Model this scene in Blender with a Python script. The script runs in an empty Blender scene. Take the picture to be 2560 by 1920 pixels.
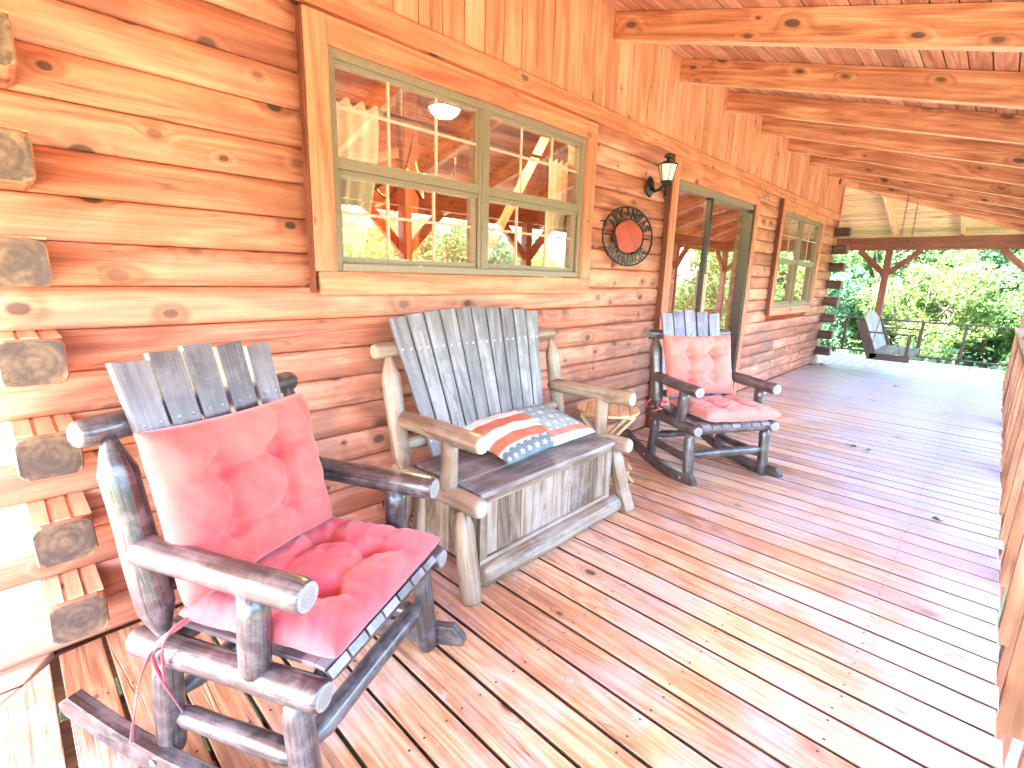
import bpy, bmesh, math, random
from mathutils import Vector, Matrix
random.seed(7)
rad = math.radians
scene = bpy.context.scene
COL = scene.collection

# ------------------------------------------------------------------ camera
cam_d = bpy.data.cameras.new('camera')
cam = bpy.data.objects.new('camera', cam_d)
COL.objects.link(cam)
YAW, PITCH, ROLL, FPX = 0.76574649, -0.21651978, 0.02955951, 1242.34
fwd = Vector((-math.sin(YAW)*math.cos(PITCH), math.cos(YAW)*math.cos(PITCH), math.sin(PITCH)))
rgt = Vector((math.cos(YAW), math.sin(YAW), 0))
upv = rgt.cross(fwd)
r2 = rgt*math.cos(ROLL) + upv*math.sin(ROLL)
u2 = -rgt*math.sin(ROLL) + upv*math.cos(ROLL)
CAM = Vector((2.0769, 0.0, 1.29))
cam.matrix_world = Matrix(((r2.x, u2.x, -fwd.x, CAM.x), (r2.y, u2.y, -fwd.y, CAM.y), (r2.z, u2.z, -fwd.z, CAM.z), (0, 0, 0, 1)))
cam_d.sensor_width = 36.0
cam_d.lens = FPX/2560*36.0
cam_d.clip_start = 0.02
cam_d.clip_end = 5000
scene.camera = cam

# ------------------------------------------------------------------ light
SUN_EL, SUN_AZ = rad(52), rad(238)      # azimuth from +x towards +y
sd = Vector((math.cos(SUN_EL)*math.cos(SUN_AZ), math.cos(SUN_EL)*math.sin(SUN_AZ), math.sin(SUN_EL)))
world = bpy.data.worlds.new('World')
scene.world = world
world.use_nodes = True
wn = world.node_tree
wn.nodes.clear()
sky = wn.nodes.new('ShaderNodeTexSky')
sky.sky_type = 'NISHITA'
sky.sun_disc = False
sky.sun_elevation = SUN_EL
sky.sun_rotation = math.pi/2 - SUN_AZ
sky.air_density = 1.0
sky.dust_density = 2.0
bg = wn.nodes.new('ShaderNodeBackground')
bg.inputs['Strength'].default_value = 0.15
wo = wn.nodes.new('ShaderNodeOutputWorld')
wn.links.new(sky.outputs[0], bg.inputs['Color'])
wn.links.new(bg.outputs[0], wo.inputs['Surface'])
sun_l = bpy.data.lights.new('sun', 'SUN')
sun_l.energy = 4.5
sun_l.angle = rad(0.53)
sun_l.color = (1.0, 0.95, 0.88)
sun = bpy.data.objects.new('sun', sun_l)
COL.objects.link(sun)
sun.rotation_euler = sd.to_track_quat('Z', 'Y').to_euler()
sun.location = (5, 0, 12)
vs = scene.view_settings
vs.view_transform = 'Standard'
vs.look = 'None'
vs.gamma = 1.0
vs.exposure = 5.3
scene.cycles.max_bounces = 8
scene.cycles.diffuse_bounces = 4
scene.cycles.transparent_max_bounces = 16
scene.cycles.use_denoising = True

# ------------------------------------------------------------------ helpers
def tag(o, label=None, cat=None, group=None, kind=None):
    if label: o['label'] = label
    if cat: o['category'] = cat
    if group: o['group'] = group
    if kind: o['kind'] = kind
    return o

def empty(name, loc=(0, 0, 0), rz=0, label=None, cat=None, group=None, parent=None):
    o = bpy.data.objects.new(name, None)
    o.empty_display_size = 0.1
    COL.objects.link(o)
    o.location = loc
    o.rotation_euler = (0, 0, rz)
    if parent: o.parent = parent
    return tag(o, label, cat, group)

class MB:
    def __init__(s):
        s.v = []; s.f = []; s.uv = []; s.m = []; s.sm = []
    def face(s, idx, uv, mat=0, smooth=False):
        s.f.append(tuple(idx)); s.uv.append(list(uv)); s.m.append(mat); s.sm.append(smooth)
    def hexa(s, P, mat=0, long=None, off=None, fm=None):
        """P: 8 points, index = ix + 2*iy + 4*iz"""
        P = [Vector(p) for p in P]
        b = len(s.v)
        s.v += [tuple(p) for p in P]
        ax = [P[1]-P[0], P[2]-P[0], P[4]-P[0]]
        L = [a.length for a in ax]
        if long is None: long = max(range(3), key=lambda i: L[i])
        ox, oy = off if off else (random.random()*9, random.random()*9)
        fi = -1
        for q, nrm in (((0, 2, 3, 1), 2), ((4, 5, 7, 6), 2), ((0, 1, 5, 4), 1), ((2, 6, 7, 3), 1), ((0, 4, 6, 2), 0), ((1, 3, 7, 5), 0)):
            fi += 1; o = [i for i in range(3) if i != nrm]
            if long in o: a = long; c = [i for i in o if i != long][0]
            else: a, c = o
            uv = []
            for i in q:
                bits = (i & 1, (i >> 1) & 1, (i >> 2) & 1)
                uv.append((ox + bits[a]*L[a], oy + bits[c]*L[c] + nrm*0.31))
            s.face([b+i for i in q], uv, fm.get(fi, mat) if fm else mat)
    def box(s, lo, hi, mat=0, long=None, M=None):
        P = []
        for i in range(8):
            p = Vector((hi[0] if i & 1 else lo[0], hi[1] if i & 2 else lo[1], hi[2] if i & 4 else lo[2]))
            if M is not None: p = M @ p
            P.append(p)
        s.hexa(P, mat, long)
    def bar(s, p0, p1, w, h, up=(0, 0, 1), mat=0):
        """box beam from p0 to p1: w sideways, h along up"""
        p0 = Vector(p0); p1 = Vector(p1)
        d = (p1-p0); L = d.length; d.normalize()
        side = d.cross(Vector(up)).normalized(); u = side.cross(d).normalized()
        P = []
        for i in range(8):
            P.append(p0 + d*(L if i & 1 else 0) + side*(w/2 if i & 2 else -w/2) + u*(h/2 if i & 4 else -h/2))
        s.hexa(P, mat, 0)
    def log(s, p0, p1, r, prof=None, seg=18, wob=0.03, mat=0, cap=1, flat=None, bend=0.0):
        """round log; prof = list of (distance along from p0 [neg = from end], radius factor)"""
        p0 = Vector(p0); p1 = Vector(p1)
        d = p1-p0; L = d.length; d.normalize()
        a = Vector((0, 0, 1)) if abs(d.z) < 0.8 else Vector((0, 1, 0))
        x = d.cross(a).normalized(); y = x.cross(d).normalized()
        if prof is None: prof = [(0, .82), (.006, .94), (.016, 1), (-.016, 1), (-.006, .94), (-1e-9, .82)]
        st = [((t if t >= 0 else L+t), f) for t, f in prof]
        st.sort(key=lambda q: q[0])
        full = []
        for i, (t, f) in enumerate(st):
            full.append((t, f))
            if i+1 < len(st):
                t2, f2 = st[i+1]; n = int((t2-t)/0.07)
                for k in range(1, n+1):
                    q = k/(n+1); full.append((t+(t2-t)*q, f+(f2-f)*q))
        ph = random.random()*6.28; b = len(s.v)
        ou, ov = random.random()*9, random.random()*9
        wv = [random.uniform(-1, 1) for _ in range(4)]
        for t, f in full:
            q = t/L
            cx = p0 + d*t + x*(math.sin(q*4+ph)*r*wob*0.8) + y*(math.sin(q*5+ph*2)*r*wob*0.8 - bend*(1-(2*q-1)**2))
            rr = r*f*(1+wob*math.sin(q*9+ph))
            for k in range(seg):
                an = 2*math.pi*k/seg
                e = rr*(1+wob*0.7*(wv[0]*math.sin(2*an+ph)+wv[1]*math.sin(3*an+q*3)))
                s.v.append(tuple(cx + x*math.cos(an)*e + y*math.sin(an)*e))
        n = len(full)
        for i in range(n-1):
            for k in range(seg):
                k2 = (k+1) % seg
                q = [b+i*seg+k, b+i*seg+k2, b+(i+1)*seg+k2, b+(i+1)*seg+k]
                v0, v1 = k*2*math.pi*r/seg, (k+1)*2*math.pi*r/seg
                s.face(q[::-1], [(ou+full[i+1][0], ov+v0), (ou+full[i+1][0], ov+v1), (ou+full[i][0], ov+v1), (ou+full[i][0], ov+v0)], mat, True)
        for base, flip in ((b, False), (b+(n-1)*seg, True)):
            idx = [base+k for k in range(seg)]
            if flip: idx = idx[::-1]
            uv = []
            for i in idx:
                k = i-base; uv.append((math.cos(2*math.pi*k/seg), math.sin(2*math.pi*k/seg)))
            s.face(idx, uv, cap, False)
    def tube(s, pts, r, seg=8, mat=0, closed=False):
        pts = [Vector(p) for p in pts]; n = len(pts); b = len(s.v); up = None
        for i, p in enumerate(pts):
            if closed: t = pts[(i+1) % n]-pts[i-1]
            else: t = pts[min(i+1, n-1)]-pts[max(i-1, 0)]
            t.normalize()
            if up is None: up = Vector((0, 0, 1)) if abs(t.z) < .9 else Vector((1, 0, 0))
            x = t.cross(up).normalized(); y = x.cross(t).normalized(); up = y
            rr = r[i] if isinstance(r, (list, tuple)) else r
            for k in range(seg):
                a = 2*math.pi*k/seg; s.v.append(tuple(p+x*math.cos(a)*rr+y*math.sin(a)*rr))
        acc = 0
        for i in range(n if closed else n-1):
            j = (i+1) % n
            l = (pts[j]-pts[i]).length
            for k in range(seg):
                k2 = (k+1) % seg
                s.face([b+j*seg+k, b+j*seg+k2, b+i*seg+k2, b+i*seg+k], [(acc+l, k*.02), (acc+l, k*.02+.02), (acc, k*.02+.02), (acc, k*.02)], mat, True)
            acc += l
        if not closed:
            s.face([b+k for k in range(seg)], [(0, 0)]*seg, mat)
            s.face([b+(n-1)*seg+k for k in range(seg)][::-1], [(0, 0)]*seg, mat)
    def prism(s, outline, axis_o, ex, ey, en, thick, mat=0):
        """2D outline extruded along en"""
        o = Vector(axis_o); ex = Vector(ex); ey = Vector(ey); en = Vector(en); b = len(s.v); n = len(outline)
        ou, ov = random.random()*9, random.random()*9
        for h in (0, thick):
            for p in outline: s.v.append(tuple(o+ex*p[0]+ey*p[1]+en*h))
        s.face([b+i for i in range(n)][::-1], [(ou+outline[i][0], ov+outline[i][1]) for i in range(n)][::-1], mat)
        s.face([b+n+i for i in range(n)], [(ou+p[0], ov+p[1]) for p in outline], mat)
        acc = 0
        for i in range(n):
            j = (i+1) % n
            l = math.dist(outline[i], outline[j])
            s.face([b+i, b+j, b+n+j, b+n+i], [(ou+acc, ov), (ou+acc+l, ov), (ou+acc+l, ov+thick), (ou+acc, ov+thick)], mat)
            acc += l
    def lathe(s, prof, c=(0, 0, 0), seg=24, mat=0, smooth=True, squash=(1, 1), rot=0):
        b = len(s.v); c = Vector(c)
        for r, z in prof:
            for k in range(seg):
                a = 2*math.pi*k/seg+rot; s.v.append((c.x+r*math.cos(a)*squash[0], c.y+r*math.sin(a)*squash[1], c.z+z))
        for i in range(len(prof)-1):
            for k in range(seg):
                k2 = (k+1) % seg
                s.face([b+i*seg+k, b+i*seg+k2, b+(i+1)*seg+k2, b+(i+1)*seg+k], [(k*.02, i*.02), (k*.02+.02, i*.02), (k*.02+.02, i*.02+.02), (k*.02, i*.02+.02)], mat, smooth)
        s.face([b+k for k in range(seg)][::-1], [(0, 0)]*seg, mat); s.face([b+(len(prof)-1)*seg+k for k in range(seg)], [(0, 0)]*seg, mat)
    def build(s, name, mats, parent=None, bevel=0, label=None):
        me = bpy.data.meshes.new(name)
        me.from_pydata(s.v, [], s.f)
        uvl = me.uv_layers.new(name='UVMap')
        flat = []
        for u in s.uv:
            for a in u: flat += [a[0], a[1]]
        uvl.data.foreach_set('uv', flat)
        me.polygons.foreach_set('material_index', s.m)
        me.polygons.foreach_set('use_smooth', s.sm)
        for m in (mats if isinstance(mats, (list, tuple)) else [mats]): me.materials.append(m)
        me.update()
        o = bpy.data.objects.new(name, me)
        COL.objects.link(o)
        if parent: o.parent = parent
        if bevel:
            md = o.modifiers.new('bevel', 'BEVEL'); md.width = bevel; md.segments = 2; md.limit_method = 'ANGLE'; md.angle_limit = rad(50)
        if label: o['label'] = label
        return o

# ------------------------------------------------------------------ materials
def newmat(name):
    m = bpy.data.materials.new(name); m.use_nodes = True
    nt = m.node_tree; nt.nodes.clear()
    out = nt.nodes.new('ShaderNodeOutputMaterial'); p = nt.nodes.new('ShaderNodeBsdfPrincipled')
    nt.links.new(p.outputs[0], out.inputs[0])
    return m, nt, p, out

class G:
    """tiny node-graph helper"""
    def __init__(s, nt): s.nt = nt
    def _in(s, n, i, v):
        if v is None: return
        if isinstance(v, (int, float)): n.inputs[i].default_value = v
        elif isinstance(v, tuple): n.inputs[i].default_value = v
        else: s.nt.links.new(v, n.inputs[i])
    def math(s, op, a, b=None, c=None, clamp=False):
        n = s.nt.nodes.new('ShaderNodeMath'); n.operation = op; n.use_clamp = clamp
        s._in(n, 0, a); s._in(n, 1, b); s._in(n, 2, c); return n.outputs[0]
    def comb(s, x, y, z=0.0):
        n = s.nt.nodes.new('ShaderNodeCombineXYZ'); s._in(n, 0, x); s._in(n, 1, y); s._in(n, 2, z); return n.outputs[0]
    def sep(s, v):
        n = s.nt.nodes.new('ShaderNodeSeparateXYZ'); s._in(n, 0, v); return n.outputs
    def noise(s, v, scale=1, detail=4, rough=.55, dist=0):
        n = s.nt.nodes.new('ShaderNodeTexNoise'); s._in(n, 'Vector', v); n.inputs['Scale'].default_value = scale
        n.inputs['Detail'].default_value = detail; n.inputs['Roughness'].default_value = rough; n.inputs['Distortion'].default_value = dist
        return n.outputs['Fac']
    def voro(s, v, scale=1, rnd=1):
        n = s.nt.nodes.new('ShaderNodeTexVoronoi'); n.voronoi_dimensions = '2D'; s._in(n, 'Vector', v); n.inputs['Scale'].default_value = scale; n.inputs['Randomness'].default_value = rnd
        return n.outputs['Distance'], n.outputs['Color']
    def ramp(s, f, stops):
        n = s.nt.nodes.new('ShaderNodeValToRGB'); s._in(n, 0, f)
        e = n.color_ramp.elements
        while len(e) < len(stops): e.new(.5)
        for i, (p, c) in enumerate(stops): e[i].position = p; e[i].color = (c[0], c[1], c[2], 1)
        return n.outputs[0]
    def mix(s, f, a, b, mode='MIX'):
        n = s.nt.nodes.new('ShaderNodeMix'); n.data_type = 'RGBA'; n.blend_type = mode
        s._in(n, 0, f)
        for i, v in ((6, a), (7, b)):
            if isinstance(v, tuple): n.inputs[i].default_value = (v[0], v[1], v[2], 1)
            else: s.nt.links.new(v, n.inputs[i])
        return n.outputs[2]
    def smooth(s, v, a, b):
        n = s.nt.nodes.new('ShaderNodeMapRange'); n.interpolation_type = 'SMOOTHSTEP'; s._in(n, 0, v)
        n.inputs[1].default_value = a; n.inputs[2].default_value = b; n.inputs[3].default_value = 0; n.inputs[4].default_value = 1
        return n.outputs[0]
    def bump(s, h, strength, dist, p):
        n = s.nt.nodes.new('ShaderNodeBump'); n.inputs['Strength'].default_value = strength; n.inputs['Distance'].default_value = dist
        s.nt.links.new(h, n.inputs['Height']); s.nt.links.new(n.outputs[0], p.inputs['Normal'])

def sc(c, k): return tuple(x*k for x in c)

def wood(name, dark, mid, light, rough=.5, knots=.45, knot_col=(.05, .028, .02), grain=1.0, vary=.25, wear=None, wear_amt=0, spec=.5,
         knot_u=2.6, knot_v=7.0, coat=0, bump=.35, wear_pos=None, wear_scale=3.0, stain=None, stain_amt=0):
    m, nt, p, out = newmat(name); g = G(nt)
    tc = nt.nodes.new('ShaderNodeTexCoord'); geo = nt.nodes.new('ShaderNodeNewGeometry')
    rnd = geo.outputs['Random Per Island']
    uv = g.sep(tc.outputs['UV'])
    u = g.math('MULTIPLY_ADD', rnd, 31.7, uv[0]); v = g.math('MULTIPLY_ADD', rnd, 17.3, uv[1])
    warp = g.noise(g.comb(g.math('MULTIPLY', u, 1.1), g.math('MULTIPLY', v, 3.0), rnd), 1, 2)
    kd, kc = g.voro(g.comb(g.math('MULTIPLY', u, knot_u), g.math('MULTIPLY', v, knot_v), 0.0), 1, .9)
    kr = g.sep(kc)
    sel = g.math('LESS_THAN', kr[0], knots)
    size = g.math('MULTIPLY_ADD', kr[1], .11, .05)
    kn = g.math('DIVIDE', kd, size)
    kmask = g.math('MULTIPLY', g.smooth(kn, 1.25, .75), sel)
    khalo = g.math('MULTIPLY', g.smooth(kn, 3.6, .9), sel)
    base = g.noise(g.comb(g.math('MULTIPLY', u, .55), g.math('MULTIPLY', v, 5.5), g.math('MULTIPLY', rnd, 7.0)), 1, 2, .5, .3)
    base2 = g.math('MULTIPLY_ADD', khalo, .13, base)
    rings = g.math('PINGPONG', g.math('MULTIPLY', base2, 16.0*grain), 1.0)
    fine = g.noise(g.comb(g.math('MULTIPLY', u, 5.0), g.math('MULTIPLY', v, 170.0), rnd), 1, 3, .6)
    broad = g.noise(g.comb(g.math('MULTIPLY', u, 1.6), g.math('MULTIPLY', v, 11.0), g.math('MULTIPLY', rnd, 3.0)), 1, 5, .6, .4)
    t = g.math('MULTIPLY_ADD', rings, .26, g.math('MULTIPLY_ADD', fine, .46, g.math('MULTIPLY', broad, .59)))
    streak = g.noise(g.comb(g.math('MULTIPLY', u, 1.9), g.math('MULTIPLY', v, 48.0), g.math('MULTIPLY', rnd, 9.0)), 1, 4, .65, .2)
    t = g.math('MULTIPLY_ADD', g.math('SUBTRACT', streak, .5), .65, t)
    blot = g.noise(g.comb(g.math('MULTIPLY', u, 2.6), g.math('MULTIPLY', v, 4.5), g.math('MULTIPLY', rnd, 4.0)), 1, 5, .65, .5)
    t = g.math('MULTIPLY_ADD', g.math('SUBTRACT', blot, .5), .55, t)
    t = g.math('MULTIPLY_ADD', rnd, vary, t)
    t = g.math('SUBTRACT', t, .16+vary*.5)
    col = g.ramp(t, [(.22, dark), (.5, mid), (.78, light)])
    if stain is not None:
        sm = g.smooth(g.noise(g.comb(g.math('MULTIPLY', u, 1.3), g.math('MULTIPLY', v, 4.0), 3.0), 1, 4, .6), .52, .72)
        col = g.mix(g.math('MULTIPLY', sm, stain_amt), col, stain)
    if wear is not None:
        wv = g.noise(tc.outputs['Object'], wear_scale, 6, .68)
        wm = g.smooth(g.math('MULTIPLY_ADD', fine, .25, wv), .56, .78)
        if wear_pos is not None:
            wm = wear_pos(g, tc, wm)
        col = g.mix(g.math('MULTIPLY', wm, wear_amt), col, wear)
    col = g.mix(g.math('MULTIPLY', khalo, .35), col, sc(mid, .45))
    col = g.mix(g.math('MULTIPLY', kmask, g.math('MULTIPLY_ADD', kr[2], .6, .35)), col, knot_col)
    # drying checks: thin dark lines along the grain
    ck = g.noise(g.comb(g.math('MULTIPLY', u, .8), g.math('MULTIPLY', v, 22.0), g.math('MULTIPLY_ADD', rnd, 5.0, 11.0)), 1, 1, .5, .1)
    ckm = g.math('MULTIPLY', g.smooth(g.math('ABSOLUTE', g.math('SUBTRACT', ck, .5)), .012, .0), g.smooth(warp, .47, .6))
    col = g.mix(g.math('MULTIPLY', ckm, .6), col, sc(dark, .4))
    nt.links.new(col, p.inputs['Base Color'])
    rr = g.math('MULTIPLY_ADD', fine, .22, rough-.1)
    nt.links.new(rr, p.inputs['Roughness'])
    p.inputs['Specular IOR Level'].default_value = spec
    if coat:
        p.inputs['Coat Weight'].default_value = coat; p.inputs['Coat Roughness'].default_value = .22
    h = g.math('SUBTRACT', g.math('MULTIPLY_ADD', rings, .15, g.math('MULTIPLY', fine, .5)), g.math('MULTIPLY', ckm, 1.2))
    g.bump(h, bump, .004, p)
    return m

def endgrain(name, c1, c2, dirt=(.07, .055, .05), dirt_amt=.75, lo=.38, hi=.62):
    m, nt, p, out = newmat(name); g = G(nt)
    tc = nt.nodes.new('ShaderNodeTexCoord')
    uv = tc.outputs['UV']
    s = g.sep(uv)
    rr = g.math('SQRT', g.math('ADD', g.math('POWER', s[0], 2.0), g.math('POWER', s[1], 2.0)))
    n = g.noise(uv, 2.5, 3)
    ring = g.math('PINGPONG', g.math('MULTIPLY', g.math('MULTIPLY_ADD', n, .25, rr), 9.0), 1.0)
    col = g.mix(ring, c1, c2)
    d = g.smooth(g.noise(tc.outputs['Object'], 12, 8, .75), lo, hi)
    col = g.mix(g.math('MULTIPLY', g.math('MULTIPLY', g.smooth(g.math('MULTIPLY_ADD', d, -.35, rr), .78, .45), g.math('MULTIPLY_ADD', d, .35, .65)), dirt_amt), col, dirt)
    nt.links.new(col, p.inputs['Base Color']); p.inputs['Roughness'].default_value = .7
    g.bump(ring, .3, .002, p)
    return m

def plain(name, col, rough=.5, metal=0, var=.15, scale=30, bump=0, spec=.5, coat=0, sheen=0):
    m, nt, p, out = newmat(name); g = G(nt)
    tc = nt.nodes.new('ShaderNodeTexCoord')
    n = g.noise(tc.outputs['Object'], scale, 5, .6)
    c = g.ramp(n, [(.3, sc(col, 1-var)), (.7, sc(col, 1+var))])
    nt.links.new(c, p.inputs['Base Color'])
    p.inputs['Roughness'].default_value = rough; p.inputs['Metallic'].default_value = metal; p.inputs['Specular IOR Level'].default_value = spec
    if coat: p.inputs['Coat Weight'].default_value = coat
    if sheen: p.inputs['Sheen Weight'].default_value = sheen
    if bump: g.bump(n, bump, .003, p)
    return m

M = {}
def wall_wear(g, tc, wm):
    o = g.sep(tc.outputs['Object'])
    low = g.smooth(o[2], 1.5, .5)
    pt = g.math('MULTIPLY', g.smooth(g.math('ABSOLUTE', g.math('SUBTRACT', o[1], 3.2)), .9, .1), low)
    n = g.noise(tc.outputs['Object'], 4.5, 6, .7)
    return g.math('ADD', g.math('MULTIPLY', wm, g.math('MULTIPLY_ADD', low, .7, .25)), g.math('MULTIPLY', g.math('MULTIPLY', pt, g.smooth(n, .42, .62)), .8), clamp=True)
M['wall'] = wood('wall_log_stain', (.36, .105, .055), (.58, .205, .115), (.76, .35, .215), rough=.55, knots=.46, grain=.8, vary=.4,
                 wear=(.17, .10, .08), wear_amt=.6, wear_scale=1.7, knot_u=5.0, knot_v=7.4, wear_pos=wall_wear)
M['trim'] = wood('trim_board_stain', (.38, .105, .05), (.57, .185, .09), (.71, .30, .16), knots=.16, knot_u=5, grain=.7, vary=.08)
M['rafter'] = wood('rafter_pine', (.34, .095, .045), (.55, .20, .10), (.74, .36, .21), knots=.42, grain=1.1, vary=.2, knot_u=3.8, knot_v=8)
M['ceil'] = wood('ceiling_board', (.34, .12, .07), (.58, .24, .15), (.76, .42, .28), knots=.15, grain=.8, vary=.3, wear=(.26, .18, .15), wear_amt=.35)
M['palepine'] = wood('unstained_pine_and_bounce_light', (.52, .27, .14), (.70, .42, .24), (.80, .54, .35), knots=.15, grain=.8, vary=.3)  # unstained pine; its paleness also paints bounced light on porch roof undersides
M['siding'] = wood('siding_board', (.42, .13, .065), (.61, .225, .12), (.76, .35, .20), knots=.16, knot_u=5, grain=.8, vary=.25)
M['casing_side'] = wood('casing_edge', (.10, .03, .015), (.17, .05, .025), (.26, .09, .05), knots=.05)  # rough dark stain, with the side face's shade put into the colour
def deck_wear_sheen(g, tc, wm):
    o = g.sep(tc.outputs['Object'])
    nn = g.noise(tc.outputs['Object'], 1.3, 4, .6)
    gx = g.smooth(g.math('ADD', g.math('MULTIPLY_ADD', o[1], .35, o[0]), g.math('MULTIPLY', g.math('SUBTRACT', nn, .5), 1.6)), 1.9, 3.8)  # sky sheen painted as a bluish grade towards rail and far end
    scuff = g.smooth(g.noise(tc.outputs['Object'], 9.0, 8, .75), .60, .70)
    return g.math('ADD', g.math('MULTIPLY_ADD', wm, .30, g.math('MULTIPLY', scuff, .7)), g.math('MULTIPLY', gx, .92), clamp=True)
M['deck'] = wood('deck_board', (.29, .115, .055), (.56, .26, .13), (.77, .45, .26), rough=.40, knots=.05, grain=2.2, vary=.35, wear=(.54, .535, .63), wear_amt=.9,  # bluish tint holds both weathered grey and painted sky sheen
                 wear_pos=deck_wear_sheen, wear_scale=2.6, knot_u=4.5, bump=.5, spec=.6)
M['deckedge'] = wood('deck_board_edge', (.06, .024, .012), (.11, .045, .02), (.17, .08, .04), knots=.05)
M['post'] = wood('post_stain', (.13, .035, .02), (.20, .06, .035), (.28, .10, .06), knots=.1)
M['rail'] = wood('railing_stain', (.17, .055, .025), (.27, .105, .05), (.38, .18, .095), knots=.1)
M['raildark'] = wood('railing_dark_stain', (.03, .017, .013), (.055, .03, .022), (.09, .055, .04), knots=.05)
M['char'] = wood('charred_log', (.014, .011, .011), (.036, .027, .028), (.10, .08, .083), rough=.30, knots=.12, grain=.6, vary=.3, wear=(.20, .165, .17), wear_amt=.5, wear_scale=20, coat=.45, spec=.6)
M['charslat'] = wood('charred_slat', (.06, .038, .038), (.11, .08, .083), (.20, .16, .17), rough=.34, knots=.04, grain=1, vary=.5, wear=(.30, .26, .27), wear_amt=.35, wear_scale=9, coat=.4)
M['tan'] = wood('weathered_tan_log', (.13, .075, .042), (.25, .16, .10), (.39, .28, .19), rough=.42, knots=.14, grain=.7, vary=.2, wear=(.38, .32, .27), wear_amt=.45, wear_scale=7, coat=.1)
M['greyslat'] = wood('weathered_grey_slat', (.10, .082, .078), (.20, .175, .17), (.33, .30, .30), rough=.5, knots=.1, grain=1.2, vary=.3, wear=(.13, .12, .12), wear_amt=.6, wear_scale=12)
M['box'] = wood('bench_box_board', (.09, .055, .033), (.21, .14, .09), (.36, .27, .20), rough=.5, knots=.12, grain=1.4, vary=.5, wear=(.36, .32, .30), wear_amt=.5, wear_scale=6)
M['lid'] = wood('bench_lid_board', (.07, .05, .045), (.14, .105, .095), (.25, .2, .185), rough=.36, knots=.1, grain=1.2, wear=(.38, .33, .32), wear_amt=.5, wear_scale=7)
M['table'] = wood('table_slat', (.5, .26, .11), (.66, .40, .20), (.78, .54, .32), knots=.05, grain=1.2)
M['end'] = endgrain('log_end_grain', (.50, .31, .17), (.34, .19, .10), dirt=(.065, .045, .042), dirt_amt=.88)
M['enddark'] = endgrain('charred_end_grain', (.32, .30, .29), (.19, .175, .17), dirt=(.12, .10, .10), dirt_amt=.5)
M['enddarkwood'] = wood('dark_log_side', (.05, .022, .016), (.09, .04, .028), (.15, .07, .05), knots=.1)  # far corner log ends, darker brown than the wall logs
M['endtan'] = endgrain('tan_end_grain', (.42, .34, .25), (.29, .22, .15), dirt=(.30, .26, .23), dirt_amt=.4)
M['metal'] = plain('window_frame_metal', (.25, .185, .12), .42, .0, .12, 60, .1)
M['metaldark'] = plain('bronze_track', (.035, .03, .027), .4, .3, .2, 40)
M['muntin'] = plain('window_muntin', (.50, .40, .30), .45)
M['black'] = plain('black_cast_metal', (.018, .02, .02), .38, .4, .3, 50, .2)
M['nail'] = plain('nail_head', (.55, .55, .55), .35, .8)
M['chain'] = plain('rusty_chain', (.16, .11, .09), .5, .5)
M['frost'] = plain('cream_lantern_glass', (.80, .74, .60), .25, 0, .08, 20)
M['curtain'] = plain('curtain_cloth', (.90, .86, .76), .85, 0, .06, 12)
M['signred'] = plain('red_sign_plate', (.45, .05, .025), .45, .2, .35, 9)
M['signmetal'] = plain('sign_letter_metal', (.035, .028, .024), .35, .7, .5, 40)
M['leafdry'] = plain('dry_leaf', (.09, .05, .03), .8)

def glass():
    m, nt, p, out = newmat('window_glass'); nt.nodes.remove(p)
    g = G(nt); geo = nt.nodes.new('ShaderNodeNewGeometry'); vm = nt.nodes.new('ShaderNodeVectorMath'); vm.operation = 'DOT_PRODUCT'
    nt.links.new(geo.outputs['Incoming'], vm.inputs[0]); nt.links.new(geo.outputs['Normal'], vm.inputs[1])
    c = g.math('ABSOLUTE', vm.outputs['Value'])
    fac = g.math('MULTIPLY_ADD', g.math('POWER', g.math('SUBTRACT', 1.0, c, clamp=True), 4.0), .64, .31)
    tr = nt.nodes.new('ShaderNodeBsdfTransparent'); tr.inputs[0].default_value = (.95, .97, .95, 1)
    gl = nt.nodes.new('ShaderNodeBsdfGlossy'); gl.inputs['Roughness'].default_value = .004
    mx = nt.nodes.new('ShaderNodeMixShader')
    nt.links.new(fac, mx.inputs[0]); nt.links.new(tr.outputs[0], mx.inputs[1]); nt.links.new(gl.outputs[0], mx.inputs[2]); nt.links.new(mx.outputs[0], out.inputs[0])
    return m
M['glass'] = glass()

def emit(name, col, s):
    m, nt, p, out = newmat(name)
    p.inputs['Base Color'].default_value = (*col, 1); p.inputs['Emission Color'].default_value = (*col, 1); p.inputs['Emission Strength'].default_value = s
    return m
M['lampglow'] = emit('lamp_glow', (1, .70, .30), 110)

def fabric(name, col, fade, amt):
    m, nt, p, out = newmat(name); g = G(nt)
    tc = nt.nodes.new('ShaderNodeTexCoord'); o = tc.outputs['Object']
    n = g.noise(o, 7, 5, .6); w = g.noise(o, 380, 2, .6); st = g.noise(o, 26, 4, .75)
    c = g.mix(g.math('MULTIPLY', g.smooth(n, .35, .7), amt), col, fade)
    c = g.mix(g.math('MULTIPLY', g.smooth(st, .70, .78), .45), c, (.66, .30, .27))
    c = g.mix(g.math('MULTIPLY', g.smooth(w, .3, .7), .12), c, sc(col, .6))
    nt.links.new(c, p.inputs['Base Color']); p.inputs['Roughness'].default_value = .8
    p.inputs['Sheen Weight'].default_value = .25; p.inputs['Specular IOR Level'].default_value = .3
    g.bump(g.math('MULTIPLY_ADD', n, 2.0, w), .25, .002, p)
    return m
M['red'] = fabric('red_cushion_cloth', (.50, .055, .070), (.58, .13, .135), .8)
M['redback'] = fabric('faded_red_cushion_cloth', (.50, .080, .075), (.56, .14, .115), .8)
M['salmon'] = fabric('salmon_cushion_cloth', (.54, .15, .12), (.62, .23, .19), .7)
M['ribbon'] = fabric('ribbon_cloth', (.52, .07, .09), (.6, .15, .16), .5)

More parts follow.
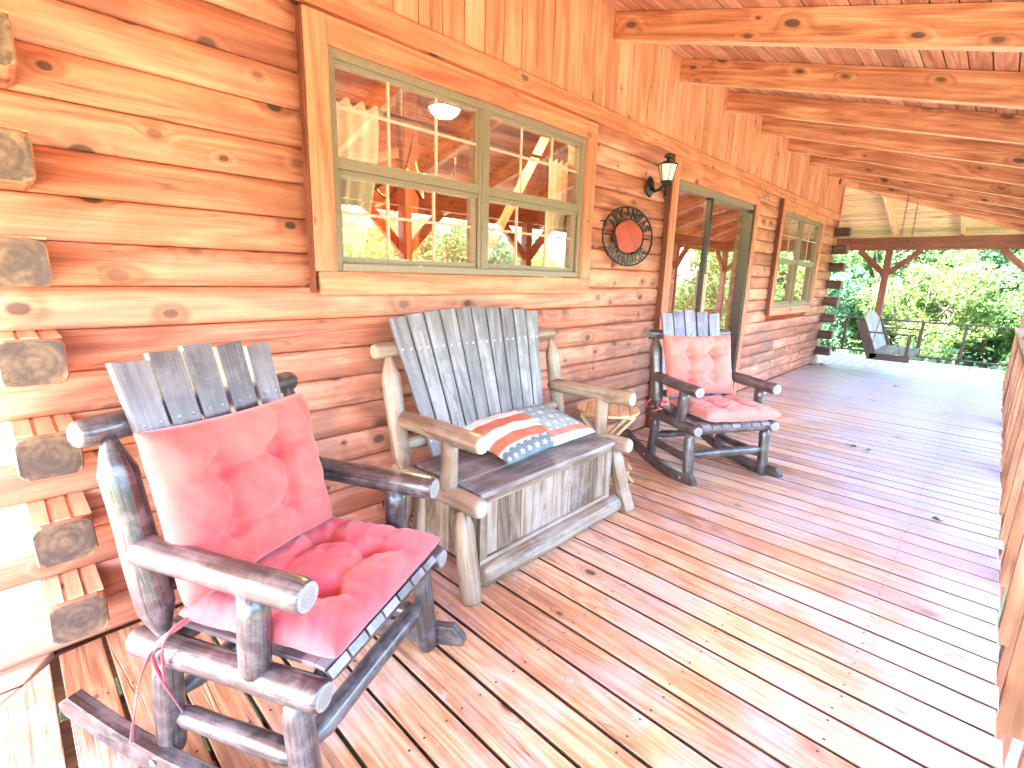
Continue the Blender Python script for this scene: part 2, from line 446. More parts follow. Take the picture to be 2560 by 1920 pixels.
def leafmat(name, a, b, c):
    m, nt, p, out = newmat(name); g = G(nt)
    geo = nt.nodes.new('ShaderNodeNewGeometry'); oi = nt.nodes.new('ShaderNodeObjectInfo')
    r = g.math('FRACT', g.math('ADD', geo.outputs['Random Per Island'], g.math('MULTIPLY', oi.outputs['Random'], .35)))
    col = g.ramp(r, [(.1, a), (.55, b), (.95, c)])
    tl = nt.nodes.new('ShaderNodeBsdfTranslucent'); mx = nt.nodes.new('ShaderNodeMixShader'); mx.inputs[0].default_value = .55
    nt.links.new(col, p.inputs['Base Color']); nt.links.new(col, tl.inputs[0]); p.inputs['Roughness'].default_value = .45; p.inputs['Specular IOR Level'].default_value = .5
    nt.links.new(p.outputs[0], mx.inputs[1]); nt.links.new(tl.outputs[0], mx.inputs[2]); nt.links.new(mx.outputs[0], out.inputs[0])
    return m
M['leafA'] = leafmat('leaf_green', (.045, .12, .035), (.085, .19, .05), (.14, .24, .065))
M['leafB'] = leafmat('leaf_bluegreen', (.04, .12, .06), (.08, .185, .10), (.13, .24, .12))
M['leafC'] = leafmat('leaf_yellowgreen', (.065, .14, .035), (.12, .21, .05), (.21, .26, .07))
M['bark'] = wood('bark', (.05, .035, .025), (.11, .08, .06), (.2, .16, .13), rough=.9, knots=.2)

# ------------------------------------------------------------------ ground and hills
def ground_z(x, y):
    d = max(0, x-4)*.10 + max(0, y-13)*.13 + max(0, -3-y)*.03
    return -1.0 - min(d, 5.0) + .12*math.sin(x*.7)*math.sin(y*.6)
def make_ground():
    mb = MB(); xs = []; ys = []
    def grid():
        a = []
        v = -1500.
        pts = [-1500, -700, -300, -140, -80, -50] + [i*2.5 for i in range(-14, 33)] + [100, 150, 300, 700, 1500]
        return pts
    P = grid(); n = len(P)
    for y in P:
        for x in P: mb.v.append((x, y, ground_z(x, y)))
    for j in range(n-1):
        for i in range(n-1):
            q = [j*n+i, j*n+i+1, (j+1)*n+i+1, (j+1)*n+i]
            mb.face(q, [(P[i], P[j]), (P[i+1], P[j]), (P[i+1], P[j+1]), (P[i], P[j+1])], 0, True)
    m, nt, p, out = newmat('ground_soil_grass'); g = G(nt)
    tc = nt.nodes.new('ShaderNodeTexCoord'); o = tc.outputs['Object']
    n1 = g.noise(o, .5, 6, .6); n2 = g.noise(o, 14, 4, .7)
    c = g.mix(g.smooth(g.math('MULTIPLY_ADD', n2, .3, n1), .55, .75), (.34, .30, .24), (.10, .14, .045))
    oy = g.sep(o)[1]
    c = g.mix(g.smooth(oy, 11.5, 13.0), c, (.035, .07, .018))
    c = g.mix(g.smooth(oy, -1.8, -3.2), c, (.08, .11, .04))  # unseen south lawn, darkened to cut light bounced into the porch
    nt.links.new(c, p.inputs['Base Color']); p.inputs['Roughness'].default_value = .95
    g.bump(n2, .6, .05, p)
    return tag(mb.build('ground', m), kind='structure')
make_ground()
def make_hill():
    mb = MB(); N = 60; R = 14
    for j in range(R):
        for i in range(N):
            q = i/(N-1); y = -700+1700*q; t = j/(R-1)
            h = 62+26*math.sin(q*7+1)+14*math.sin(q*17)+6*math.sin(q*41)
            mb.v.append((520+330*t, y, -8+(h+8)*math.sin(t*math.pi)**.8 + random.uniform(-2, 2)))
    for j in range(R-1):
        for i in range(N-1):
            mb.face([j*N+i, (j+1)*N+i, (j+1)*N+i+1, j*N+i+1], [(0, 0)]*4, 0, True)
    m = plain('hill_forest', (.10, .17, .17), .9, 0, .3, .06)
    tag(mb.build('hill', m), kind='structure')
make_hill()

# ------------------------------------------------------------------ deck
def make_deck():
    mb = MB(); G0 = .110-.1369*40; W = 2.29
    z0, z1 = -.034, 0.0
    for k in range(0, 140):
        ya = G0+.1369*k; yb = ya+.1369
        g = .0042+random.random()*.002
        if abs(ya-(-.027)) < .02: ya += .012
        ya += g; yb -= g
        zj = random.uniform(-.0012, .0012)
        if ya > 11.33: break
        # left limit by the two mitres
        def xl(y):
            if y < 0: return -y+.004
            if y > 9.05: return (y-9.05)+.004
            return .0 if y > .0 else 0
        x0a, x0b = xl(ya), xl(yb)
        if ya >= 0 and yb <= 9.05: x0a = x0b = -.0
        if min(x0a, x0b) >= W: continue
        x1 = W - random.uniform(0, .012) + (0.012 if random.random() < .1 else 0)
        x0a = min(x0a, x1-.01); x0b = min(x0b, x1-.01)
        if -2.3 < ya:
            P = [(x0a, ya, z0+zj), (x1, ya, z0+zj), (x0b, yb, z0+zj), (x1, yb, z0+zj), (x0a, ya, z1+zj), (x1, ya, z1+zj), (x0b, yb, z1+zj), (x1, yb, z1+zj)]
            mb.hexa(P, 0, 0, fm={2: 1, 3: 1, 0: 1})
    # boards of the two wrap-around sides run along y
    for side in (0, 1):
        for k in range(0, 40):
            xa = W-.1369*(k+1)+.0035; xb = W-.1369*k-.0035
            if side == 0:
                ya, yb = (-2.3, -2.3)
                ea = min(-.012, -xa) if xa > 0 else -.02; eb = min(-.012, -xb) if xb > 0 else -.02
                P = [(xa, ya, z0), (xb, ya, z0), (xa, ea, z0), (xb, eb, z0), (xa, ya, z1), (xb, ya, z1), (xa, ea, z1), (xb, eb, z1)]
            else:
                ea = 9.05+xa if xa > .2 else 9.46; eb = 9.05+xb if xb > .2 else 9.46
                ea = max(ea, 9.058+max(xa, 0)); eb = max(eb, 9.058+max(xb, 0))
                P = [(xa, ea, z0), (xb, eb, z0), (xa, 11.33, z0), (xb, 11.33, z0), (xa, ea, z1), (xb, eb, z1), (xa, 11.33, z1), (xb, 11.33, z1)]
                if ea > 11.3: continue
            mb.hexa(P, 0, 1, fm={4: 1, 5: 1, 0: 1})
    o = mb.build('deck', [M['deck'], M['deckedge']], bevel=.0035)
    sc_ = MB()
    for k in range(38, 110):
        for jx in (-.08+.4*i for i in range(1, 6)):
            for dy in (.03, .106):
                x = jx+random.uniform(-.006, .006); y = G0+.1369*k+dy+random.uniform(-.005, .005)
                if 0 < y < 9 and 0.02 < x < 2.27:
                    b0 = len(sc_.v)
                    for q in range(8): sc_.v.append((x+.0042*math.cos(q*.785), y+.0042*math.sin(q*.785), .0018))
                    sc_.face([b0+q for q in range(8)], [(0, 0)]*8)
    so = sc_.build('deck_screws', plain('deck_screw', (.10, .07, .06), .5, .5)); tag(so, 'screw heads fastening the deck boards', 'screws', kind='stuff')
    tag(o, kind='structure')
    # joists and rim under the boards
    mb = MB()
    for x in [-.1+.4*i for i in range(6)]: mb.box((x, -2.25, -.225), (x+.04, 11.28, -.04))
    mb.box((2.245, -2.3, -.225), (2.285, 11.3, -.04)); mb.box((-3, 11.25, -.225), (2.24, 11.29, -.04)); mb.box((-3, -2.29, -.225), (2.24, -2.25, -.04))
    for x in (-2.9, -2.0, -1.0): mb.box((x, 9.5, -.225), (x+.04, 11.24, -.04)); mb.box((x, -2.24, -.225), (x+.04, -.3, -.04))
    j = mb.build('deck_joists', M['post']); tag(j, kind='structure')
make_deck()

# ------------------------------------------------------------------ cabin
cabin = empty('log_cabin', (0, 0, 0), 0, 'orange stained log cabin wall with porch roof, windows and interlocking log corners', 'cabin')
H = .135
END = 9.43
WIN1 = (1.03, 2.74, 1.283, 2.14)
DOOR = (3.994, 5.78, 0, 2.085)
WIN2 = (6.75, 8.48, .985, 2.135)

def course(mb, y0, y1, k, T=None, thick=.15):
    """one D-shaped log course along y, face bulging to x=0"""
    za = k*H; zb = za+H
    prof = [(-.019, za+.001), (-.010, za+.006), (-.004, za+.018), (-.001, za+.040), (0, za+.068), (-.001, zb-.040), (-.004, zb-.018), (-.010, zb-.006), (-.019, zb-.001)]
    n = max(2, int((y1-y0)/.35)+1); b = len(mb.v); m = len(prof)
    ou, ov = random.random()*9, random.random()*9
    cr = [0]; 
    for i in range(1, m): cr.append(cr[-1]+math.dist(prof[i], prof[i-1]))
    for i in range(n):
        y = y0+(y1-y0)*i/(n-1); d = random.uniform(-.0012, .0012)
        for x, z in prof: mb.v.append((x+d, y, z))
        mb.v.append((-thick, y, zb-.001)); mb.v.append((-thick, y, za+.001))
    w = m+2
    for i in range(n-1):
        ya = (y1-y0)*i/(n-1); yb = (y1-y0)*(i+1)/(n-1)
        for j in range(w):
            j2 = (j+1) % w
            c0 = cr[j] if j < m else cr[-1]+.1*(j-m+1); c1 = cr[j2] if 0 < j2 < m else (cr[-1]+.1*(j2-m+1) if j2 else c0+.1)
            mb.face([b+i*w+j, b+i*w+j2, b+(i+1)*w+j2, b+(i+1)*w+j], [(ou+ya, ov+c0), (ou+ya, ov+c1), (ou+yb, ov+c1), (ou+yb, ov+c0)], 0, 0 < j+1 < m)
    for base, fl in ((b, 0), (b+(n-1)*w, 1)):
        idx = [base+i for i in range(w)]
        uv = [((mb.v[i][0]+.07)*12, (mb.v[i][2]-za-.067)*12) for i in idx]
        if not fl: idx = idx[::-1]; uv = uv[::-1]
        mb.face(idx, uv, 1, False)

mb = MB()
for k in range(17):
    za, zb = k*H, (k+1)*H
    segs = [[-.24 if k % 2 == 0 else -.018, END+(.21 if k % 2 == 0 else 0)]]
    for (a, b_, lo, hi) in (WIN1, DOOR, WIN2):
        cut0, cut1 = a-.05, b_+.05
        if zb > lo-.06 and za < hi+.04:
            new = []
            for s0, s1 in segs:
                if cut1 <= s0 or cut0 >= s1: new.append([s0, s1]); continue
                if s0 < cut0: new.append([s0, cut0])
                if s1 > cut1: new.append([cut1, s1])
            segs = new
    for s0, s1 in segs:
        # butt joints in the longer runs
        if s1-s0 > 2.4 and k in (3, 6): 
            q = s0+(s1-s0)*random.uniform(.35, .65); course(mb, s0, q-.0005, k); course(mb, q+.0005, s1, k)
        else: course(mb, s0, s1, k)
wall = mb.build('log_wall', [M['wall'], M['end']], cabin)

# protruding cross-wall log ends at both corners
def log_end(y0, y1, k, reach, xin=-.30, side='wall'):
    mb = MB(); za = k*H; zb = za+H
    n = 12; out = []
    w = y1-y0; h = zb-za-.004
    pts = []
    for (a, b_) in ((.0, .16), (.04, .05), (.16, 0), (.84, 0), (.96, .05), (1, .16), (1, .84), (.96, .95), (.84, 1), (.16, 1), (.04, .95), (0, .84)):
        jx = random.uniform(-.004, .004); pts.append((y0+w*a+jx, za+.002+h*b_+random.uniform(-.002, .002)))
    bb = len(mb.v); ou = random.random()*9
    xs = [xin, 0, reach-.012, reach]
    for i, x in enumerate(xs):
        sh = 1 if i < 3 else .94
        cy, cz = y0+w/2, za+H/2
        for (y, z) in pts: mb.v.append((x+(random.uniform(-.002, .002) if i > 1 else 0), cy+(y-cy)*sh, cz+(z-cz)*sh))
    m = len(pts)
    for i in range(3):
        for j in range(m):
            j2 = (j+1) % m
            mb.face([bb+i*m+j, bb+i*m+j2, bb+(i+1)*m+j2, bb+(i+1)*m+j][::-1], [(ou+xs[i], j*.04), (ou+xs[i], j*.04+.04), (ou+xs[i+1], j*.04+.04), (ou+xs[i+1], j*.04)][::-1], 0, False)
    mb.face([bb+3*m+j for j in range(m)], [((p[0]-y0-w/2)*9, (p[1]-za-H/2)*9) for p in pts], 1)
    # two kerf ridges on top of the log end
    for q in (.18, .52, .86):
        mb.box((-.03, y0+w*q-.020, zb-.004), (reach-.02, y0+w*q+.018, zb+.001+.001*random.random()), 2, 0)
    return mb.build('log_end', [M[side], M['end'], M['palepine'] if side == 'wall' else M[side]], cabin)
for k in range(1, 17, 2):
    log_end(-.018, .122, k, random.uniform(.19, .215))
for k in range(1, 17, 2):
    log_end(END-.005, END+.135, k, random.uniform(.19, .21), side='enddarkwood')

# cross walls of the cabin (around the corners)
def cross_wall(y, sgn):
    mb = MB()
    for k in range(17):
        b0 = len(mb.v); course(mb, 0.0, 5.2, k)
        for i in range(b0, len(mb.v)):
            x, yy, z = mb.v[i]; mb.v[i] = (-.16-yy, y+sgn*x, z)
        if sgn > 0:
            pass
    return mb.build('log_wall', [M['wall'], M['end']], cabin)
cross_wall(-.018+.0, -1); cross_wall(END+.13, 1)

# siding, trim
mb = MB()
y = -.24; k = 0
while y < END+.05:
    w = .133; mb.box((-.012, y+.002, 2.30), (.004+random.uniform(-.0015, .0015), min(y+w-.002, END+.06), 2.965), 0, 2); y += w
mb.box((-.145, -.24, 2.27), (-.0125, END+.06, 3.1))
mb.build('siding', M['siding'], cabin, bevel=.004)
mb = MB()
for a, b_ in ((-.24, 3.35), (3.352, 6.9), (6.902, END+.06)): mb.box((.004, a, 2.262), (.034, b_, 2.343), 0, 1)
mb.build('trim_board', M['trim'], cabin, bevel=.003)
mb = MB()
for a, b_ in ((-.24, 2.1), (2.102, 5.3), (5.302, END+.06)): mb.log((.012, a, 2.352), (.012, b_, 2.352), .016, [(0, 1), (-1e-9, 1)], 10, .02, 0, 0)
mb.build('quarter_round', M['trim'], cabin)
mb = MB(); mb.box((-.02, END+.06, 2.25), (.03, END+.10, 2.9)); mb.build('corner_board', M['trim'], cabin, bevel=.003)

# windows
def window(y0, y1, z0, z1, mull, lower_grid=True, label=None, x=.03, sill_lo=None, mun=3, cas=(.095, .095, .1, .1), muntin=None):
    w = empty('window', parent=cabin); 
    if label: w['label'] = label
    # casing boards
    L, R, B, T = cas
    F = .05
    c = MB()
    c.box((-.03, y0-L, z0-.002), (F, y0-.001, z1+T)); c.box((-.03, y1+.001, z0-.002), (F, y1+R, z1+.0)); 
    c.box((-.03, y0-.001, z1+.001), (F-.003, y1+R, z1+T), 0, 1)
    c.build('casing', M['trim'], w, bevel=.003)
    s = MB(); s.box((-.03, y0-L+.016, z0-B), (F+.002, y1+R, z0-.003), 0, 1); s.build('sill', M['trim'], w, bevel=.003)
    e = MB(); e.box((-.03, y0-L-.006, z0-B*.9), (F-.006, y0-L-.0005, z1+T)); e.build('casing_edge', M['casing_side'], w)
    # metal frame
    f = MB(); fw = .030
    f.box((-.06, y0, z0), (x, y0+fw, z1)); f.box((-.06, y1-fw, z0), (x, y1, z1)); f.box((-.06, y0+fw, z1-.032), (x-.003, y1-fw, z1)); f.box((-.06, y0+fw, z0), (x+.006, y1-fw, z0+.034))
    f.box((-.06, mull[0], z0+.034), (x-.002, mull[1], z1-.032))
    f.box((x, mull[0]+.014, z0+.034), (x+.006, mull[0]+.024, z1-.034))
    f.build('frame', M['metal'], w, bevel=.002)
    zm = z0+(z1-z0)*.485
    bays = ((y0+fw, mull[0]), (mull[1], y1-fw))
    for (a, b_) in bays:
        s = MB()
        # meeting rail, upper sash frame, lower sash frame
        s.box((-.045, a, zm), (x-.008, b_, zm+.045)); s.box((-.045, a, zm-.022), (x-.018, b_, zm-.001))
        s.box((-.035, a, zm+.045), (x-.016, a+.012, z1-.032)); s.box((-.035, b_-.012, zm+.045), (x-.016, b_, z1-.032)); s.box((-.035, a+.012, z1-.048), (x-.017, b_-.012, z1-.032))
        s.box((-.05, a, z0+.034), (x-.022, a+.020, zm-.022)); s.box((-.05, b_-.020, z0+.034), (x-.022, b_, zm-.022)); s.box((-.05, a+.02, z0+.034), (x-.023, b_-.02, z0+.062))
        s.build('sash', M['metal'], w, bevel=.0015)
        mn = MB()
        for i in range(1, mun):
            q = a+(b_-a)*i/mun
            mn.box((.0005, q-.006, zm+.045), (.005, q+.006, z1-.048)); 
            if lower_grid: mn.box((-.0205, q-.006, z0+.062), (-.015, q+.006, zm-.022))
        qz = zm+.045+(z1-.048-zm-.045)*.56
        mn.box((.0008, a+.012, qz-.006), (.0055, b_-.012, qz+.006), 0, 1)
        if lower_grid:
            qz = z0+.062+(zm-.022-z0-.062)*.56
            mn.box((-.0202, a+.02, qz-.006), (-.0145, b_-.02, qz+.006), 0, 1)
        mn.build('muntin', muntin or M['muntin'], w)
        p = MB(); p.box((-.003, a+.012, zm+.045), (0.0, b_-.012, z1-.048)); p.build('pane', M['glass'], w)
        p = MB(); p.box((-.024, a+.02, z0+.062), (-.021, b_-.02, zm-.022)); p.build('pane', M['glass'], w)
        if b_ < y1-.1 or True:
            d = MB(); d.box((-.02, b_-.001, z0+.034), (x-.0175, b_+.004, zm-.022)); d.build('sash_track', M['metaldark'], w)
    return w
window(*WIN1, (1.845, 1.912), label='wide double window with tan metal frame')
window(*WIN2, (7.59, 7.63), label='far window beside the cabin corner', lower_grid=False, mun=2, cas=(.10, .10, .105, .12))

# sliding door
d = empty('sliding_door', parent=cabin)
c = MB()
c.box((-.03, DOOR[0]-.10, 0), (.05, DOOR[0]-.001, 2.25)); c.box((-.03, DOOR[1]+.001, 0), (.05, DOOR[1]+.09, 2.10)); c.box((-.03, DOOR[0]-.001, 2.087), (.047, DOOR[1]+.09, 2.255), 0, 1)
c.build('casing', M['trim'], d, bevel=.003)
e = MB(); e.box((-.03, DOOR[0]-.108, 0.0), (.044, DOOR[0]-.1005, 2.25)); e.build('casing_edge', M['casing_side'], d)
f = MB(); f.box((-.07, DOOR[0], 0), (.035, DOOR[0]+.035, 2.085)); f.box((-.07, DOOR[0]+.035, 2.03), (.034, DOOR[1]-.05, 2.085)); f.box((.034, DOOR[0]+.04, 2.035), (.042, DOOR[1]-.05, 2.044)); f.box((-.07, DOOR[0]+.035, 0.001), (.036, DOOR[1]-.05, .045))
f.build('frame', M['metal'], d, bevel=.002)
f = MB(); f.box((-.07, DOOR[1]-.05, 0), (.037, DOOR[1], 2.084)); f.build('track', M['metaldark'], d, bevel=.002)
ym = 4.70
f = MB(); f.box((-.02, ym+.0, .046), (.022, ym+.05, 2.03)); f.box((-.062, ym+.035, .046), (-.022, ym+.10, 2.03)); f.box((-.018, DOOR[0]+.036, .046), (.020, DOOR[0]+.065, 2.03))
f.build('stile', M['metaldark'], d, bevel=.002)
f = MB(); f.box((.022, ym+.006, .85), (.05, ym+.03, 1.35)); f.build('handle', M['muntin'], d, bevel=.004)
p = MB(); p.box((-.004, DOOR[0]+.065, .046), (-.001, ym, 2.03)); p.build('pane', M['glass'], d)
p = MB(); p.box((-.045, ym+.10, .046), (-.042, DOOR[1]-.05, 2.03)); p.build('pane', M['glass'], d)

# porch roof: rafters, boards, hips, beams, posts
SL = .279
def zr(x): return 2.787-SL*x     # rafter underside
HF, HN = 9.2, -.0                # hips start at these y on the wall line
OV = 2.95
mb_list = []
for i in range(-3, 9):
    y = 3.012+.9125*(i-0)-.0
    if y > HF+.3: break
    x1 = OV
    if y < 0:
        x0 = -y
    else: x0 = 0.004
    b = MB(); dz = .163
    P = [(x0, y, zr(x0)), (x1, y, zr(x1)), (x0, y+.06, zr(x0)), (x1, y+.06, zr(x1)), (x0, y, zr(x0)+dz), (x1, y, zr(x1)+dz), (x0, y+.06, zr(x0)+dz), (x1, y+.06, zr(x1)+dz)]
    b.hexa(P, 0, 0, fm={0: 1}); b.build('rafter', [M['rafter'], M['palepine']], cabin, bevel=.003)  # pale bottom face paints in light bounced up from the deck
for y in (10.3, 11.15):
    x0 = y-HF+.02
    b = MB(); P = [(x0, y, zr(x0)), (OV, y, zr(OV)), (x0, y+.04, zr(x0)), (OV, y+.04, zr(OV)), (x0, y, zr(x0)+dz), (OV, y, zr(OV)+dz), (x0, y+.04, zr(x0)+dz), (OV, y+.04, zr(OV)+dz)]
    b.hexa(P, 0, 0, fm={0: 1}); b.build('rafter', [M['rafter'], M['palepine']], cabin, bevel=.003)  # bounced light painted on the underside here too
for x in (-2.2, -1.3, -.42, .49, 1.40, 2.3):
    y0 = max(HF+.28, HF+x+.03); y1 = HF+OV
    b = MB(); f_ = lambda y: zr(y-HF)
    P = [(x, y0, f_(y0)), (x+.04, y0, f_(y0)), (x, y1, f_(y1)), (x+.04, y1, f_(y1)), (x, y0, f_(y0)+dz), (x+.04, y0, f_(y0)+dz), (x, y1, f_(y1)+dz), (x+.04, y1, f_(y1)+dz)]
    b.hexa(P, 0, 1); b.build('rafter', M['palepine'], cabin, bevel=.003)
for s in (0, 1):
    b = MB()
    if s == 0: p0, p1 = Vector((.02, HF+.02, zr(0)+.07)), Vector((OV, HF+OV, zr(OV)+.07))
    else: p0, p1 = Vector((.02, -.02, zr(0)+.07)), Vector((OV, -OV, zr(OV)+.07))
    b.bar(p0, p1, .042, .17); b.build('hip_rafter', M['rafter'], cabin, bevel=.003)
# ceiling boards
b = MB(); t = .02; pitch = .102
x = 0.0
while x < OV:
    xa, xb = x+.0025, min(x+pitch-.0025, OV)
    ya0, yb0 = -xa+.0, -xb; ya1, yb1 = HF+xa, HF+xb
    za, zb_ = zr(xa)+dz+.002, zr(xb)+dz+.002
    P = [(xa, ya0, za), (xb, yb0, zb_), (xa, ya1, za), (xb, yb1, zb_), (xa, ya0, za+t), (xb, yb0, zb_+t), (xa, ya1, za+t), (xb, yb1, zb_+t)]
    b.hexa(P, 0, 1); x += pitch
b.build('ceiling_boards', M['ceil'], cabin, bevel=.004)
for s in (0, 1):
    b = MB(); v = 0.0
    while v < OV:
        va, vb = v+.004, min(v+pitch-.004, OV)
        za, zb_ = zr(va)+dz+.002, zr(vb)+dz+.002
        if s == 0: P = [(-4, HF+va, za), (va-.001, HF+va, za), (-4, HF+vb, zb_), (vb-.001, HF+vb, zb_)]
        else: P = [(-4, -vb, zb_), (vb-.001, -vb, zb_), (-4, -va, za), (va-.001, -va, za)]
        b.hexa(P+[(p[0], p[1], p[2]+t) for p in P], 0, 0)
        v += pitch
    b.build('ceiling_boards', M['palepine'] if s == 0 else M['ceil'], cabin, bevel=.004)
# roof covering above
b = MB()
dzr = dz+.03
A = [(-.0, 0), (OV+.05, -OV-.05), (OV+.05, HF+OV+.05), (0, HF)]
def rp(x, y, d): return (x, y, zr(d)+dzr)
PK = -4.9; ZP = 2.98+.33*4.9
i0 = len(b.v); b.v += [rp(0, 0, 0), rp(OV+.05, -OV-.05, OV+.05), rp(OV+.05, HF+OV+.05, OV+.05), rp(0, HF, 0), rp(-5, 0, 0), rp(-5, -OV-.05, OV+.05), rp(-5, HF, 0), rp(-5, HF+OV+.05, OV+.05), (PK, -.5, ZP), (PK, HF+.75, ZP), (0, -.5, rp(0, 0, 0)[2]+.002), (0, HF+.75, rp(0, 0, 0)[2]+.002)]
for q in ((0, 1, 2, 3), (4, 5, 1, 0), (3, 2, 7, 6), (8, 10, 11, 9)): b.face([i0+i for i in q], [(0, 0)]*4)
b.build('roof', plain('roof_shingle', (.12, .10, .09), .9, 0, .3, 20), cabin)
for yy in (-.14, END+.10):
    b = MB(); x = -.005
    while x > -4.8:
        h0, h1 = 2.975-x*.33, 2.975-(x-.133)*.33
        P = [(x-.131, yy, 2.25), (x, yy, 2.25), (x-.131, yy+.02, 2.25), (x, yy+.02, 2.25), (x-.131, yy, h1), (x, yy, h0), (x-.131, yy+.02, h1), (x, yy+.02, h0)]
        b.hexa(P, 0, 2); x -= .133
    b.build('gable_siding', M['siding'], cabin)
b = MB(); b.box((-4.9, -.1, -.3), (-4.7, END+.1, ZP-.05)); b.build('back_wall', M['siding'], cabin)
# eave fascia
b = MB(); b.box((OV+.002, -OV, zr(OV)-.01), (OV+.03, HF+OV, zr(OV)+.19), 0, 1); b.box((-4, HF+OV+.002, zr(OV)-.01), (OV+.03, HF+OV+.03, zr(OV)+.19), 0, 0)
b.build('fascia', M['post'], cabin)
# beams
BX, BY = 2.36, 11.42
b = MB(); b.box((BX, -2.4, 1.94), (BX+.09, BY-.001, 2.112), 0, 1); b.build('beam', M['post'], cabin, bevel=.004)
b = MB(); b.box((-3.5, BY, 1.937), (BX+.09, BY+.09, 2.142), 0, 0); b.build('beam', M['post'], cabin, bevel=.004)
def post(x, y, axes, zbase=-1.3):
    b = MB(); b.box((x-.052, y-.052, zbase), (x+.052, y+.052, 1.936), 0, 2); p = b.build('post', M['post'], cabin, bevel=.006)
    for ax, s in axes:
        bb = MB(); a = Vector((x, y, 1.50)); e_ = Vector((x, y, 1.95))
        dv = Vector((s, 0, 0)) if ax == 'x' else Vector((0, s, 0))
        bb.bar(a+dv*.03, e_+dv*.46-Vector((0, 0, .03)), .06, .09, up=(0, 0, 1)); bb.build('brace', M['post'], p, bevel=.004)
PX = BX+.045
for y in (-.65, 1.2, 3.05, 4.9, 6.75, 8.95): post(PX, y, (('y', 1), ('y', -1)))
post(PX, BY+.045, (('x', -1), ('y', -1)))
for x in (.47, -1.5): post(x, BY+.045, (('x', 1), ('x', -1)))
post(-1.2, -2.32, (('x', 1), ('x', -1))); post(PX, -2.32, (('x', -1), ('y', 1)))

# interior room behind the windows
b = MB(); b.box((-4.6, -.2, -.05), (-.16, END, -.001)); b.build('interior_floor', M['trim'], cabin)
b = MB()
for k in range(27): b.box((-4.62, .15, k*.14+.001), (-4.55+random.uniform(-.002, .002), END, k*.14+.138), 0, 1)
b.box((-4.6, .14, 0), (-.16, .16, 2.45), 0, 0); b.box((-4.6, 3.25, 0), (-2.9, 3.32, 3.4), 0, 0); b.box((-4.6, END-.1, 0), (-.16, END, 2.45), 0, 0)
b.build('interior_wall', M['siding'], cabin)
b = MB(); x = -.06
while x > -4.6:
    za, zb_ = 2.42+(-x)*.30, 2.42+(-x+.14)*.30
    P = [(x-.138, .1, zb_), (x, .1, za), (x-.138, END, zb_), (x, END, za)]
    b.hexa(P+[(p[0], p[1], p[2]+.02) for p in P], 0, 1); x -= .14
b.build('interior_ceiling', M['rafter'], cabin, bevel=.004)
b = MB()
for y in (1.5, 2.9, 4.3, 6.0, 8.0): b.bar((-.2, y, 2.40), (-4.5, y, 3.68), .1, .16)
b.bar((-1.4, 3.15, 1.3), (-.6, 3.3, 2.6), .09, .09); b.bar((-2.6, 1.0, 1.75), (-2.6, 3.9, 2.75), .08, .09); b.box((-2.66, 3.1, 0), (-2.5, 3.26, 3.1), 0, 2); b.box((-2.64, 5.3, 0), (-2.5, 5.45, 3.1), 0, 2)
b.build('interior_beams', M['post'], cabin, bevel=.004)

def curtain(y0, y1, z0, z1, label, x=-.15):
    mb = MB(); n = 46; mz = 10; b0 = 0
    for lay in (0, 1):
        for j in range(mz+1):
            t_ = j/mz; z = z1+(z0-z1)*t_
            for i in range(n+1):
                q = i/n; wob = .022*math.sin(q*34+math.sin(t_*2)*.6)*(.5+.5*t_)
                mb.v.append((x+wob-.003*lay, y0+(y1-y0)*(q*(.86+.14*math.cos(t_*3))+.02*math.sin(t_*5)), z+(.012*math.sin(q*34) if j == 0 else 0)))
    N = n+1; L = (mz+1)*N
    for lay in (0, 1):
        for j in range(mz):
            for i in range(n):
                q = [lay*L+j*N+i, lay*L+j*N+i+1, lay*L+(j+1)*N+i+1, lay*L+(j+1)*N+i]
                mb.face(q[::-1] if lay else q, [(0, 0)]*4, 0, True)
    o = mb.build('curtain', M['curtain']); tag(o, label, 'curtain', 'curtains behind the wide window'); return o
curtain(.97, 1.36, 1.15, 2.02, 'cream curtain panel hanging inside at the left edge of the wide window')
curtain(2.60, 2.90, 1.15, 2.02, 'cream curtain panel hanging inside at the right edge of the wide window')
mb = MB(); mb.tube([(-.2, .98, 2.03), (-.2, 2.8, 2.03)], .010, 10)
for y in (1.1, 1.2, 2.5, 2.62):
    mb.tube([(-.2+.022*math.cos(a*.628), y, 2.015+.022*math.sin(a*.628)) for a in range(10)], .003, 6, closed=True)
tag(mb.build('curtain_rod', M['black']), 'black curtain rod with rings across the wide window', 'curtain rod')
cl = empty('ceiling_light', (-1.25, 2.62, 2.52), 0, 'frosted ceiling light glowing inside the cabin behind the wide window', 'ceiling light')
mb = MB(); mb.lathe([(.001, -.06), (.07, -.05), (.105, -.02), (.11, 0)], seg=28); mb.build('shade', M['lampglow'], cl)
mb = MB(); mb.lathe([(.12, 0), (.12, .03), (.05, .05), (.03, .32)], seg=28); mb.build('mount', M['muntin'], cl)
# antler-like branch chandelier inside
ch = MB()
for i in range(7):
    a = i*2*math.pi/7; pts = []
    for t_ in range(9):
        q = t_/8; rr = .06+.36*math.sin(q*1.6); pts.append((rr*math.cos(a+q*.5), rr*math.sin(a+q*.5), -.22*math.sin(q*2.4)+.30*q*q))
    ch.tube(pts, [.016*(1-.75*t_/8) for t_ in range(9)], 8)
ch.tube([(0, 0, -.05), (0, 0, .75)], .012, 8)
o = ch.build('branch_chandelier', M['bark']); o.location = (-1.0, 2.05, 1.95); tag(o, 'dark curved branch chandelier hanging inside behind the wide window', 'chandelier')

